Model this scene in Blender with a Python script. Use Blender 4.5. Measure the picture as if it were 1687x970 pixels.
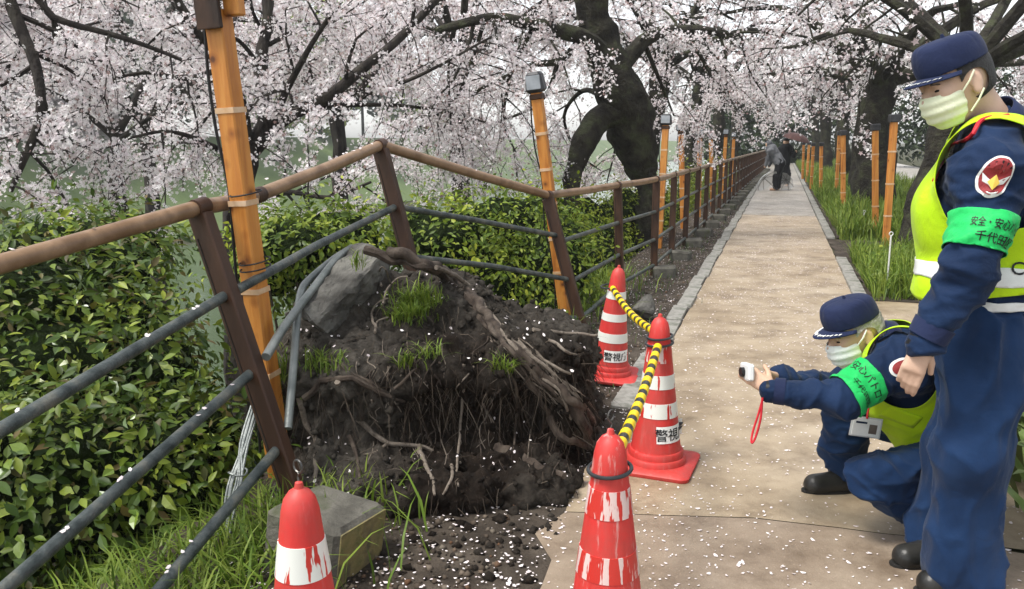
import bpy, math, random
import numpy as np
from mathutils import Vector, Matrix, noise as mnoise
from mathutils.bvhtree import BVHTree

for o in list(bpy.data.objects):
    bpy.data.objects.remove(o)
scene = bpy.context.scene
COL = scene.collection
rng = np.random.default_rng(11)
random.seed(11)

# ---------------------------------------------------------------- camera
FPX, CXP, CYP, HOR, CH = 1350.0, 843.5, 485.0, 234.0, 1.45
PITCH = math.atan((CYP - HOR) / FPX)
cam = bpy.data.cameras.new('camera')
cam.sensor_width = 36.0
cam.lens = 36.0 * FPX / 1687.0
cam.clip_start = 0.05
cam.clip_end = 3000
camo = bpy.data.objects.new('camera', cam)
camo.location = (0, 0, CH)
camo.rotation_euler = (math.pi / 2 - PITCH, 0, 0)
COL.objects.link(camo)
scene.camera = camo

# ---------------------------------------------------------------- sky, sun, exposure
SUN_EL, SUN_AZ = math.radians(62), math.radians(-118)     # overcast: the sun is only a soft glow
world = bpy.data.worlds.new('World')
scene.world = world
world.use_nodes = True
wn = world.node_tree.nodes
wl = world.node_tree.links
bg = wn['Background']
sky = wn.new('ShaderNodeTexSky')
sky.sky_type = 'NISHITA'
sky.sun_disc = False
sky.sun_elevation = SUN_EL
sky.sun_rotation = SUN_AZ
sky.air_density = 1.0
sky.dust_density = 1.5
sky.ozone_density = 1.0
hsv = wn.new('ShaderNodeHueSaturation')
hsv.inputs['Saturation'].default_value = 0.22
wl.new(sky.outputs[0], hsv.inputs['Color'])
wl.new(hsv.outputs[0], bg.inputs['Color'])
bg.inputs['Strength'].default_value = 0.11

sl = bpy.data.lights.new('sun', 'SUN')
sl.energy = 1.5
sl.angle = math.radians(18)
sl.color = (1.0, 0.96, 0.9)
so = bpy.data.objects.new('sun', sl)
so.location = (0, 0, 30)
dv = Vector((math.sin(SUN_AZ) * math.cos(SUN_EL), math.cos(SUN_AZ) * math.cos(SUN_EL), math.sin(SUN_EL)))
so.rotation_euler = dv.to_track_quat('Z', 'Y').to_euler()
COL.objects.link(so)

scene.render.engine = 'CYCLES'
scene.view_settings.view_transform = 'Standard'
scene.view_settings.look = 'None'
scene.view_settings.gamma = 1.0
scene.view_settings.use_curve_mapping = False
scene.view_settings.exposure = 1.5
scene.cycles.max_bounces = 6
scene.cycles.transparent_max_bounces = 12

# ---------------------------------------------------------------- pixel helpers
def ray(px, py):
    a = (px - CXP) / FPX
    b = (CYP - py) / FPX
    c, s = math.cos(PITCH), math.sin(PITCH)
    return np.array([a, c + b * s, -s + b * c])

def W(px, py, d):
    """point seen at pixel px,py whose world y (distance in front of the camera) is d"""
    r = ray(px, py)
    return np.array([0, 0, CH]) + r * (d / r[1])

def G(px, py, z=0.0):
    r = ray(px, py)
    return np.array([0, 0, CH]) + r * ((z - CH) / r[2])

_v = ray(1290, HOR)
TH = math.atan2(_v[0], _v[1])          # the path runs along this heading
PC, PS = math.cos(TH), math.sin(TH)
def UN(u, n, z=0.0):
    """path frame: u along the path, n to its left"""
    return np.array([u * PS - n * PC, u * PC + n * PS, z])
def toUN(x, y):
    return x * PS + y * PC, -x * PC + y * PS

def lerp(a, b, t):
    return a + (b - a) * t
NPX = [-900, 1.45, 2.0, 3.0, 6.0, 13.0, 14.5, 42, 46, 60, 900]
NPZ = [0, 0, -.12, -.55, -2.3, -6.4, -7.3, -7.3, -5.6, 2.0, 5.0]
def terrain(x, y):
    u, n = toUN(np.asarray(x, float), np.asarray(y, float))
    return np.interp(n, NPX, NPZ)
def tz(x, y):
    return float(terrain(x, y))

# ---------------------------------------------------------------- object helpers
def link(o, parent=None):
    COL.objects.link(o)
    if parent is not None:
        o.parent = parent
        if parent.type == 'EMPTY':
            o.matrix_parent_inverse = Matrix.Translation(-Vector(parent.location))
    return o

def tag(o, label=None, cat=None, group=None, kind=None):
    if label: o['label'] = label
    if cat: o['category'] = cat
    if group: o['group'] = group
    if kind: o['kind'] = kind
    return o

def thing(name, loc, label, cat, group=None):
    o = bpy.data.objects.new(name, None)
    o.empty_display_size = 0.1
    o.location = tuple(float(v) for v in loc)
    COL.objects.link(o)
    return tag(o, label, cat, group)

def mesh_np(name, V, F, mats, smooth=False, midx=None):
    """V (n,3) array; F (m,k) array or list of index lists"""
    me = bpy.data.meshes.new(name)
    V = np.asarray(V, np.float32)
    if isinstance(F, np.ndarray):
        m, k = F.shape
        me.vertices.add(len(V)); me.vertices.foreach_set('co', V.ravel())
        me.loops.add(m * k); me.loops.foreach_set('vertex_index', F.astype(np.int32).ravel())
        me.polygons.add(m)
        me.polygons.foreach_set('loop_start', np.arange(0, m * k, k, dtype=np.int32))
        me.polygons.foreach_set('loop_total', np.full(m, k, np.int32))
        me.update(calc_edges=True)
    else:
        me.from_pydata(V.tolist(), [], F)
    if not isinstance(mats, (list, tuple)): mats = [mats]
    for m_ in mats: me.materials.append(m_)
    if midx is not None:
        me.polygons.foreach_set('material_index', np.asarray(midx, np.int32))
    if smooth:
        me.polygons.foreach_set('use_smooth', np.ones(len(me.polygons), bool))
    me.validate()
    return me

def obj_np(name, V, F, mats, parent=None, smooth=False, midx=None):
    o = bpy.data.objects.new(name, mesh_np(name, V, F, mats, smooth, midx))
    return link(o, parent)

class MB:
    def __init__(s):
        s.v, s.f, s.m, s.sm = [], [], [], []
    def add(s, V, F, mi=0):
        b = len(s.v)
        s.v.extend([tuple(map(float, p)) for p in V])
        for f in F:
            s.f.append([i + b for i in f]); s.m.append(mi)
        return s
    def box(s, c, size, R=None, mi=0, bev=0.0, taper=1.0):
        hx, hy, hz = [q / 2 for q in size]
        if bev <= 0:
            P = [(sx * hx * (taper if sz > 0 else 1), sy * hy * (taper if sz > 0 else 1), sz * hz) for sz in (-1, 1) for sy in (-1, 1) for sx in (-1, 1)]
            F = [(0, 2, 3, 1), (4, 5, 7, 6), (0, 1, 5, 4), (2, 6, 7, 3), (0, 4, 6, 2), (1, 3, 7, 5)]
        else:
            b = bev
            ring = [(hx - b, -hy), (hx, -hy + b), (hx, hy - b), (hx - b, hy), (-hx + b, hy), (-hx, hy - b), (-hx, -hy + b), (-hx + b, -hy)]
            P = []
            for z, k in ((-hz, 1 - b / max(hx, hy)), (-hz + b, 1), (hz - b, 1), (hz, 1 - b / max(hx, hy))):
                q = taper if z > 0 else 1
                P += [(x * k * q, y * k * q, z) for x, y in ring]
            F = [tuple(range(7, -1, -1)), tuple(range(24, 32))]
            for j in range(3):
                for i in range(8):
                    F.append((j * 8 + i, j * 8 + (i + 1) % 8, j * 8 + 8 + (i + 1) % 8, j * 8 + 8 + i))
        c = np.asarray(c, float)
        M = np.eye(3) if R is None else np.asarray(R)
        return s.add([c + M @ np.array(p) for p in P], F, mi)
    def tube(s, pts, radii, n=8, mi=0, cap=True, flat=1.0):
        pts = [np.asarray(p, float) for p in pts]
        if np.isscalar(radii): radii = [radii] * len(pts)
        V, F = [], []
        up = None
        for i, p in enumerate(pts):
            t = pts[min(i + 1, len(pts) - 1)] - pts[max(i - 1, 0)]
            t = t / (np.linalg.norm(t) + 1e-9)
            if up is None:
                a = np.array([0, 0, 1.0]) if abs(t[2]) < .9 else np.array([1.0, 0, 0])
                up = a - t * (a @ t)
            else:
                up = up - t * (up @ t)
            up = up / (np.linalg.norm(up) + 1e-9)
            sd = np.cross(t, up)
            for k in range(n):
                an = 2 * math.pi * k / n
                V.append(p + radii[i] * (math.cos(an) * sd * flat + math.sin(an) * up))
        for i in range(len(pts) - 1):
            for k in range(n):
                F.append((i * n + k, i * n + (k + 1) % n, (i + 1) * n + (k + 1) % n, (i + 1) * n + k))
        if cap:
            F.append(tuple(range(n - 1, -1, -1)))
            F.append(tuple(range((len(pts) - 1) * n, len(pts) * n)))
        return s.add(V, F, mi)
    def lathe(s, prof, n=28, M=None, mi=0):
        V, F = [], []
        for r, z in prof:
            for k in range(n):
                a = 2 * math.pi * k / n
                V.append((r * math.cos(a), r * math.sin(a), z))
        for i in range(len(prof) - 1):
            for k in range(n):
                F.append((i * n + k, i * n + (k + 1) % n, (i + 1) * n + (k + 1) % n, (i + 1) * n + k))
        if prof[0][0] > 1e-4: F.append(tuple(range(n - 1, -1, -1)))
        if prof[-1][0] > 1e-4: F.append(tuple(range((len(prof) - 1) * n, len(prof) * n)))
        if M is not None:
            V = [np.asarray(M @ Vector(p)) for p in V]
        return s.add(V, F, mi)
    def build(s, name, mats, parent=None, smooth=False):
        me = bpy.data.meshes.new(name)
        me.from_pydata(s.v, [], s.f)
        if not isinstance(mats, (list, tuple)): mats = [mats]
        for m_ in mats: me.materials.append(m_)
        me.polygons.foreach_set('material_index', np.asarray(s.m, np.int32))
        if smooth:
            me.polygons.foreach_set('use_smooth', np.ones(len(me.polygons), bool))
            me.set_sharp_from_angle(angle=math.radians(40))
        me.update()
        o = bpy.data.objects.new(name, me)
        return link(o, parent)

def copy_tree(o, parent=None):
    c = o.copy()
    COL.objects.link(c)
    if parent is not None: c.parent = parent
    for ch in list(o.children):
        copy_tree(ch, c)
    return c

def smooth_path(pts, k=6):
    """Catmull-Rom through points"""
    P = [np.asarray(p, float) for p in pts]
    P = [2 * P[0] - P[1]] + P + [2 * P[-1] - P[-2]]
    out = []
    for i in range(1, len(P) - 2):
        for j in range(k):
            t = j / k
            a, b, c, d = P[i - 1], P[i], P[i + 1], P[i + 2]
            out.append(.5 * ((2 * b) + (-a + c) * t + (2 * a - 5 * b + 4 * c - d) * t * t + (-a + 3 * b - 3 * c + d) * t ** 3))
    out.append(P[-2])
    return out

def rotz(a):
    c, s = math.cos(a), math.sin(a)
    return np.array([[c, -s, 0], [s, c, 0], [0, 0, 1.0]])
def frame_to(z, xhint=(1, 0, 0)):
    z = np.asarray(z, float); z = z / np.linalg.norm(z)
    x = np.asarray(xhint, float); x = x - z * (x @ z)
    if np.linalg.norm(x) < 1e-4:
        x = np.array([0, 1.0, 0]); x = x - z * (x @ z)
    x /= np.linalg.norm(x)
    return np.column_stack([x, np.cross(z, x), z])

# ---------------------------------------------------------------- materials
def nt(name):
    m = bpy.data.materials.new(name)
    m.use_nodes = True
    t = m.node_tree
    return m, t.nodes, t.links, t.nodes['Principled BSDF']

def ramp(N, L, fac, stops):
    r = N.new('ShaderNodeValToRGB')
    e = r.color_ramp.elements
    while len(e) < len(stops): e.new(.5)
    for q, (p, c) in zip(e, stops):
        q.position = p; q.color = (*c, 1)
    L.new(fac, r.inputs['Fac'])
    return r.outputs['Color']

def coord(N, which='Object'):
    return N.new('ShaderNodeTexCoord').outputs[which]

def noise_n(N, L, vec, scale, detail=4, rough=.55, dist=0.0):
    n = N.new('ShaderNodeTexNoise')
    n.inputs['Scale'].default_value = scale
    n.inputs['Detail'].default_value = detail
    n.inputs['Roughness'].default_value = rough
    n.inputs['Distortion'].default_value = dist
    if vec is not None: L.new(vec, n.inputs['Vector'])
    return n.outputs['Fac']

def mixc(N, L, fac, a, b):
    m = N.new('ShaderNodeMix'); m.data_type = 'RGBA'
    for s, v in ((6, a), (7, b)):
        if isinstance(v, tuple): m.inputs[s].default_value = (*v, 1)
        else: L.new(v, m.inputs[s])
    if isinstance(fac, (int, float)): m.inputs[0].default_value = fac
    else: L.new(fac, m.inputs[0])
    return m.outputs[2]

def bump(N, L, B, h, strength=.4, dist=.01):
    b = N.new('ShaderNodeBump')
    b.inputs['Strength'].default_value = strength
    b.inputs['Distance'].default_value = dist
    L.new(h, b.inputs['Height'])
    L.new(b.outputs[0], B.inputs['Normal'])

def surf(name, c1, c2=None, scale=8, rough=.6, bmp=0.0, bscale=None, metal=0.0, c3=None, bdist=.01, spec=.3, lo=.35, hi=.68, stretch=None, detail=5):
    m, N, L, B = nt(name)
    B.inputs['Roughness'].default_value = rough
    B.inputs['Metallic'].default_value = metal
    B.inputs['Specular IOR Level'].default_value = spec
    v = coord(N)
    if stretch:
        mp = N.new('ShaderNodeMapping'); mp.inputs['Scale'].default_value = stretch
        L.new(v, mp.inputs['Vector']); v = mp.outputs[0]
    if c2 is None: c2 = tuple(q * .8 for q in c1)
    f = noise_n(N, L, v, scale, detail)
    st = [(lo, c1), (hi, c2)] if c3 is None else [(lo, c1), ((lo + hi) / 2, c2), (hi, c3)]
    col = ramp(N, L, f, st)
    L.new(col, B.inputs['Base Color'])
    if bmp:
        h = noise_n(N, L, v, bscale or scale * 4, 6, .6)
        bump(N, L, B, h, bmp, bdist)
    return m

def leafmat(name, cols, rough=.5, trans=.3, spec=.3, clump=0.0):
    """foliage: every leaf (mesh island) takes its own tint from cols"""
    m, N, L, B = nt(name)
    gi = N.new('ShaderNodeNewGeometry').outputs['Random Per Island']
    st = [(i / max(1, len(cols) - 1), c) for i, c in enumerate(cols)]
    col = ramp(N, L, gi, st)
    if clump:
        cn = ramp(N, L, noise_n(N, L, coord(N), clump, 3), [(.36, (.42, .50, .45)), (.52, (.95, .95, .95)), (.66, (1.4, 1.3, 1.05))])
        mu = N.new('ShaderNodeMix'); mu.data_type = 'RGBA'; mu.blend_type = 'MULTIPLY'; mu.inputs[0].default_value = 1
        L.new(col, mu.inputs[6]); L.new(cn, mu.inputs[7]); col = mu.outputs[2]
    L.new(col, B.inputs['Base Color'])
    B.inputs['Roughness'].default_value = rough
    B.inputs['Specular IOR Level'].default_value = spec
    if trans > 0:
        t = N.new('ShaderNodeBsdfTranslucent'); L.new(col, t.inputs['Color'])
        mx = N.new('ShaderNodeMixShader'); mx.inputs[0].default_value = trans
        L.new(B.outputs[0], mx.inputs[1]); L.new(t.outputs[0], mx.inputs[2])
        L.new(mx.outputs[0], N['Material Output'].inputs['Surface'])
    return m

# ---------------------------------------------------------------- implicit surfaces (bodies, soil, clothing)
class Field:
    def __init__(s, lo, hi, h):
        s.lo = np.asarray(lo, float); s.h = h
        s.n = np.ceil((np.asarray(hi, float) - s.lo) / h).astype(int) + 1
        s.f = np.full(tuple(s.n), 9.0, np.float32)
    def sub(s, lo, hi):
        a = np.clip(np.floor((np.asarray(lo) - s.lo) / s.h).astype(int), 0, s.n - 1)
        b = np.clip(np.ceil((np.asarray(hi) - s.lo) / s.h).astype(int) + 1, 1, s.n)
        sl = tuple(slice(i, j) for i, j in zip(a, b))
        ax = [s.lo[k] + s.h * np.arange(a[k], b[k]) for k in range(3)]
        X, Y, Z = np.meshgrid(*ax, indexing='ij', sparse=True)
        return sl, X, Y, Z
    def smin(s, sl, d, k):
        g = s.f[sl]
        if k <= 0: s.f[sl] = np.minimum(g, d); return
        hh = np.clip(.5 + .5 * (g - d) / k, 0, 1)
        s.f[sl] = g * (1 - hh) + d * hh - k * hh * (1 - hh)
    def cap(s, a, b, r0, r1=None, k=.02, infl=0.0, sub=False):
        a = np.asarray(a, float); b = np.asarray(b, float)
        r1 = r0 if r1 is None else r1
        r0 += infl; r1 += infl
        pad = max(r0, r1) + max(k, .02) + .03
        sl, X, Y, Z = s.sub(np.minimum(a, b) - pad, np.maximum(a, b) + pad)
        ab = b - a; L2 = ab @ ab + 1e-12
        t = np.clip(((X - a[0]) * ab[0] + (Y - a[1]) * ab[1] + (Z - a[2]) * ab[2]) / L2, 0, 1)
        d = np.sqrt((X - a[0] - t * ab[0]) ** 2 + (Y - a[1] - t * ab[1]) ** 2 + (Z - a[2] - t * ab[2]) ** 2) - (r0 + (r1 - r0) * t)
        if sub:
            s.f[sl] = np.maximum(s.f[sl], -d)
        else: s.smin(sl, d.astype(np.float32), k)
        return s
    def ell(s, c, r, R=None, k=.02, infl=0.0):
        c = np.asarray(c, float); r = np.asarray(r, float) + infl
        pad = r.max() + max(k, .02) + .03
        sl, X, Y, Z = s.sub(c - pad, c + pad)
        x, y, z = X - c[0], Y - c[1], Z - c[2]
        if R is not None:
            R = np.asarray(R)
            x, y, z = (x * R[0, 0] + y * R[1, 0] + z * R[2, 0], x * R[0, 1] + y * R[1, 1] + z * R[2, 1], x * R[0, 2] + y * R[1, 2] + z * R[2, 2])
        q = np.sqrt((x / r[0]) ** 2 + (y / r[1]) ** 2 + (z / r[2]) ** 2)
        g = np.sqrt((x / r[0] ** 2) ** 2 + (y / r[1] ** 2) ** 2 + (z / r[2] ** 2) ** 2)
        d = q * (q - 1) / (g + 1e-9)
        s.smin(sl, np.broadcast_to(d, s.f[sl].shape).astype(np.float32), k)
        return s
    def box(s, c, half, R=None, rad=.05, k=.02):
        c = np.asarray(c, float); hf = np.asarray(half, float) - rad
        pad = np.linalg.norm(half) + max(k, .02) + .03
        sl, X, Y, Z = s.sub(c - pad, c + pad)
        x, y, z = X - c[0], Y - c[1], Z - c[2]
        if R is not None:
            R = np.asarray(R)
            x, y, z = (x * R[0, 0] + y * R[1, 0] + z * R[2, 0], x * R[0, 1] + y * R[1, 1] + z * R[2, 1], x * R[0, 2] + y * R[1, 2] + z * R[2, 2])
        qx, qy, qz = np.abs(x) - hf[0], np.abs(y) - hf[1], np.abs(z) - hf[2]
        d = np.sqrt(np.maximum(qx, 0) ** 2 + np.maximum(qy, 0) ** 2 + np.maximum(qz, 0) ** 2) + np.minimum(np.maximum(qx, np.maximum(qy, qz)), 0) - rad
        s.smin(sl, np.broadcast_to(d, s.f[sl].shape).astype(np.float32), k)
        return s
    def mesh(s, iso=0.0):
        f = s.f - iso
        f[0] = f[-1] = 1; f[:, 0] = f[:, -1] = 1; f[:, :, 0] = f[:, :, -1] = 1
        neg = f < 0
        nx, ny, nz = f.shape
        c8 = np.zeros((nx - 1, ny - 1, nz - 1), np.int8)
        for i in (0, 1):
            for j in (0, 1):
                for k in (0, 1):
                    c8 += neg[i:nx - 1 + i, j:ny - 1 + j, k:nz - 1 + k]
        I = np.argwhere((c8 > 0) & (c8 < 8))
        idx = np.full(c8.shape, -1, np.int64)
        idx[I[:, 0], I[:, 1], I[:, 2]] = np.arange(len(I))
        acc = np.zeros((len(I), 3)); cnt = np.zeros(len(I))
        for ax in range(3):
            o1, o2 = [q for q in range(3) if q != ax]
            for p in (0, 1):
                for q in (0, 1):
                    A = I.copy(); A[:, o1] += p; A[:, o2] += q
                    Bq = A.copy(); Bq[:, ax] += 1
                    fa = f[A[:, 0], A[:, 1], A[:, 2]]; fb = f[Bq[:, 0], Bq[:, 1], Bq[:, 2]]
                    m = (fa < 0) != (fb < 0)
                    t = np.where(m, fa / (fa - fb + 1e-12), 0)
                    P = A.astype(float); P[:, ax] += t
                    acc[m] += P[m]; cnt[m] += 1
        V = s.lo + s.h * acc / cnt[:, None]
        Fs = []
        for ax in range(3):
            o1, o2 = (ax + 1) % 3, (ax + 2) % 3
            sa = [slice(1, -1)] * 3; sb = [slice(1, -1)] * 3
            sa[ax] = slice(0, -1); sb[ax] = slice(1, None)
            na = neg[tuple(sa)]; nb = neg[tuple(sb)]
            E = np.argwhere(na != nb)
            flip = na[E[:, 0], E[:, 1], E[:, 2]]
            E = E + 1; E[:, ax] -= 1
            def cell(p, q):
                C = E.copy(); C[:, o1] -= p; C[:, o2] -= q
                return idx[C[:, 0], C[:, 1], C[:, 2]]
            Q = np.stack([cell(1, 1), cell(0, 1), cell(0, 0), cell(1, 0)], 1)
            Q[~flip] = Q[~flip][:, ::-1]
            Fs.append(Q)
        return V, np.concatenate(Fs)

def vnormals(V, F):
    n = np.cross(V[F[:, 2]] - V[F[:, 0]], V[F[:, 3 % F.shape[1]]] - V[F[:, 1]]) if F.shape[1] == 4 else np.cross(V[F[:, 1]] - V[F[:, 0]], V[F[:, 2]] - V[F[:, 0]])
    N = np.zeros_like(V)
    for k in range(F.shape[1]): np.add.at(N, F[:, k], n)
    return N / (np.linalg.norm(N, axis=1)[:, None] + 1e-9)

def relax(V, F, it=2, lam=.5):
    for _ in range(it):
        S = np.zeros_like(V); c = np.zeros(len(V))
        k = F.shape[1]
        for i in range(k):
            a, b = F[:, i], F[:, (i + 1) % k]
            np.add.at(S, a, V[b]); np.add.at(c, a, 1)
            np.add.at(S, b, V[a]); np.add.at(c, b, 1)
        V = V + lam * (S / np.maximum(c, 1)[:, None] - V)
    return V

def clip_mesh(V, F, fv):
    """keep the part of the mesh where the per-vertex value fv is > 0, cut cleanly at 0"""
    T = np.concatenate([F[:, [0, 1, 2]], F[:, [0, 2, 3]]]) if F.shape[1] == 4 else F
    fv = np.where(np.abs(fv) < 1e-7, 1e-7, fv)
    pos = fv[T] > 0
    c = pos.sum(1)
    out = T[c == 3].tolist()
    NV = V.tolist(); cache = {}
    def cut(a, b):
        key = (a, b) if a < b else (b, a)
        if key not in cache:
            t = fv[a] / (fv[a] - fv[b])
            NV.append((V[a] + t * (V[b] - V[a])).tolist()); cache[key] = len(NV) - 1
        return cache[key]
    for tri, p in zip(T[(c == 1) | (c == 2)], pos[(c == 1) | (c == 2)]):
        if p.sum() == 1:
            i = int(np.argmax(p)); a, b, d = tri[i], tri[(i + 1) % 3], tri[(i + 2) % 3]
            out.append([a, cut(a, b), cut(a, d)])
        else:
            i = int(np.argmin(p)); a, b, d = tri[i], tri[(i + 1) % 3], tri[(i + 2) % 3]
            out.append([cut(a, b), b, d]); out.append([cut(a, b), d, cut(a, d)])
    out = np.asarray(out, int)
    NV = np.asarray(NV)
    used = np.unique(out); mp = np.full(len(NV), -1); mp[used] = np.arange(len(used))
    return NV[used], mp[out]

def fbm(P, scale, octv=3):
    out = np.empty(len(P))
    for i, p in enumerate(P):
        out[i] = mnoise.fractal(Vector(p) * scale, 1.0, 2.0, octv)
    return out

# ---------------------------------------------------------------- lettering
_tc = {}
def text_mesh(s, size=1.0, bold=0.0):
    key = (s, bold)
    if key not in _tc:
        cu = bpy.data.curves.new('lettering', 'FONT')
        cu.body = s; cu.align_x = 'CENTER'; cu.align_y = 'CENTER'; cu.size = 1.0
        cu.resolution_u = 3; cu.offset = bold
        o = bpy.data.objects.new('lettering', cu)
        COL.objects.link(o)
        dg = bpy.context.evaluated_depsgraph_get(); dg.update()
        me = o.evaluated_get(dg).to_mesh()
        V = np.array([v.co[:] for v in me.vertices]) if len(me.vertices) else np.zeros((0, 3))
        F = [list(p.vertices) for p in me.polygons]
        o.evaluated_get(dg).to_mesh_clear()
        bpy.data.objects.remove(o); bpy.data.curves.remove(cu)
        _tc[key] = (V, F)
    V, F = _tc[key]
    return V * size, F

def project(V2, F, O, U, Vv, bvh, off=.002, reach=.25):
    """lay a flat outline (x,y) onto a curved surface, along the normal of the frame O,U,V"""
    U = np.asarray(U, float); Vv = np.asarray(Vv, float)
    Nn = np.cross(U, Vv); Nn /= np.linalg.norm(Nn)
    out = []
    for p in V2:
        s = np.asarray(O) + U * p[0] + Vv * p[1] + Nn * reach
        hit, nrm, i, d = bvh.ray_cast(Vector(s), Vector(-Nn), reach * 2.5)
        q = np.array(hit) + Nn * off if hit is not None else np.asarray(O) + U * p[0] + Vv * p[1] + Nn * off
        out.append(q)
    return np.array(out), F

def project_cyl(V2, F, C, axis, nrm, r0, bvh, off=.004, reach=.3):
    """wrap a flat outline round a limb: x runs round it, y runs along axis"""
    ax = np.asarray(axis, float); ax /= np.linalg.norm(ax)
    n = np.asarray(nrm, float); n -= ax * (n @ ax); n /= np.linalg.norm(n)
    rd = np.cross(ax, n)
    out = []
    for p in V2:
        a = p[0] / r0
        d = n * math.cos(a) + rd * math.sin(a)
        c = np.asarray(C) + ax * p[1]
        hit, nn, i, dd = bvh.ray_cast(Vector(c + d * reach), Vector(-d), reach)
        out.append(np.array(hit) + d * off if hit is not None else c + d * (r0 + off))
    return np.array(out), F

def grid_patch(w, h, nx=12, ny=8, shape=None):
    V, F = [], []
    for j in range(ny + 1):
        for i in range(nx + 1):
            V.append(((i / nx - .5) * w, (j / ny - .5) * h, 0))
    for j in range(ny):
        for i in range(nx):
            a = j * (nx + 1) + i
            F.append([a, a + 1, a + nx + 2, a + nx + 1])
    return np.array(V), F

def disc_patch(rx, ry, n=32, rings=5, r_in=0.0):
    V, F = [], []
    for j in range(rings + 1):
        q = r_in + (1 - r_in) * j / rings
        for k in range(n):
            a = 2 * math.pi * k / n
            V.append((rx * q * math.cos(a), ry * q * math.sin(a), 0))
    for j in range(rings):
        for k in range(n):
            F.append([j * n + k, (j + 1) * n + k, (j + 1) * n + (k + 1) % n, j * n + (k + 1) % n])
    return np.array(V), F

# ---------------------------------------------------------------- scattering of leaves, petals and blades
def rand_frames(nrm, jit, r=None):
    """rotation matrices whose z axis follows nrm with jitter"""
    r = r or rng
    n = nrm + r.normal(0, 1, nrm.shape) * jit
    n /= np.linalg.norm(n, axis=1)[:, None] + 1e-9
    a = r.normal(0, 1, nrm.shape)
    x = a - n * (a * n).sum(1)[:, None]
    x /= np.linalg.norm(x, axis=1)[:, None] + 1e-9
    y = np.cross(n, x)
    return x, y, n

def stamp(base, faces, pos, x, y, z, size):
    base = np.asarray(base, float); nb = len(base)
    size = np.asarray(size).reshape(-1, 1, 1) if np.ndim(size) else size
    V = pos[:, None, :] + size * (base[None, :, 0:1] * x[:, None] + base[None, :, 1:2] * y[:, None] + base[None, :, 2:3] * z[:, None])
    F = (np.asarray(faces)[None] + (np.arange(len(pos)) * nb)[:, None, None]).reshape(-1, len(faces[0]))
    return V.reshape(-1, 3), F

LEAF_V = [(0, -.5, 0), (.22, -.15, .06), (0, -.1, -.02), (-.22, -.15, .06), (.2, .15, .05), (0, .15, -.03), (-.2, .15, .05), (0, .55, -.1)]
LEAF_F = [(0, 1, 2), (0, 2, 3), (1, 4, 5), (1, 5, 2), (3, 2, 5), (3, 5, 6), (4, 7, 5), (6, 5, 7)]
def _flower():
    V = [(0, 0, -.12)]; F = []
    for k in range(5):
        for da, r, z in ((-.44, .34, .02), (-.30, .49, .1), (0, .44, .07), (.30, .49, .1), (.44, .34, .02)):
            a = 2 * math.pi * k / 5 + da
            V.append((r * math.cos(a), r * math.sin(a), z))
        b = 1 + 5 * k
        F += [(0, b, b + 1), (0, b + 1, b + 2), (0, b + 2, b + 3), (0, b + 3, b + 4)]
    return V, F
FLOWER_V, FLOWER_F = _flower()
STAR_V = [(0, 0, -.1)] + [((.5 if k % 2 == 0 else .24) * math.cos(math.pi * k / 5), (.5 if k % 2 == 0 else .24) * math.sin(math.pi * k / 5), .06) for k in range(10)]
STAR_F = [(0, 1 + k, 1 + (k + 1) % 10) for k in range(10)]
PETAL_V = [(0, -.5, .02), (.34, 0, -.05), (.18, .5, .06), (-.18, .5, .06), (-.34, 0, -.05)]
PETAL_F = [(0, 1, 2), (0, 2, 3), (0, 3, 4)]

def blades(pos, height, width, lean=.35, r=None):
    """grass: a bent three-segment blade at every point"""
    r = r or rng
    n = len(pos)
    a = r.uniform(0, 2 * math.pi, n)
    d = np.stack([np.cos(a), np.sin(a), np.zeros(n)], 1)
    sd = np.stack([-np.sin(a), np.cos(a), np.zeros(n)], 1)
    h = height * r.uniform(.5, 1.25, n); w = width * r.uniform(.7, 1.3, n)
    l = lean * r.uniform(.1, 1.6, n)
    Z = np.array([0, 0, 1.0])
    V = []
    for t, ww in ((0, .8), (.45, 1.0), (.8, .6)):
        c = pos + Z * (h * t * (1 - .25 * t * l))[:, None] + d * (h * l * t * t)[:, None]
        V += [c - sd * (w * ww * .5)[:, None], c + sd * (w * ww * .5)[:, None]]
    c = pos + Z * (h * (1 - .35 * l))[:, None] + d * (h * l)[:, None]
    V.append(c)
    V = np.stack(V, 1).reshape(-1, 3)
    b = (np.arange(n) * 7)[:, None, None]
    F = (np.array([(0, 1, 3), (0, 3, 2), (2, 3, 5), (2, 5, 4), (4, 5, 6)])[None] + b).reshape(-1, 3)
    return V, F
# ================================================================ materials of the setting
M_ground = surf('ground_soil', (.030, .034, .014), (.055, .05, .026), 1.6, .9, .8, 14, c3=(.045, .065, .016), bdist=.04)
M_dirt = surf('dirt', (.022, .016, .011), (.048, .037, .027), 5, .9, .9, 40, c3=(.085, .068, .052), bdist=.02)
M_wall = surf('dark_hedge_soil', (.02, .02, .012), (.05, .045, .03), 5, .9)

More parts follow.
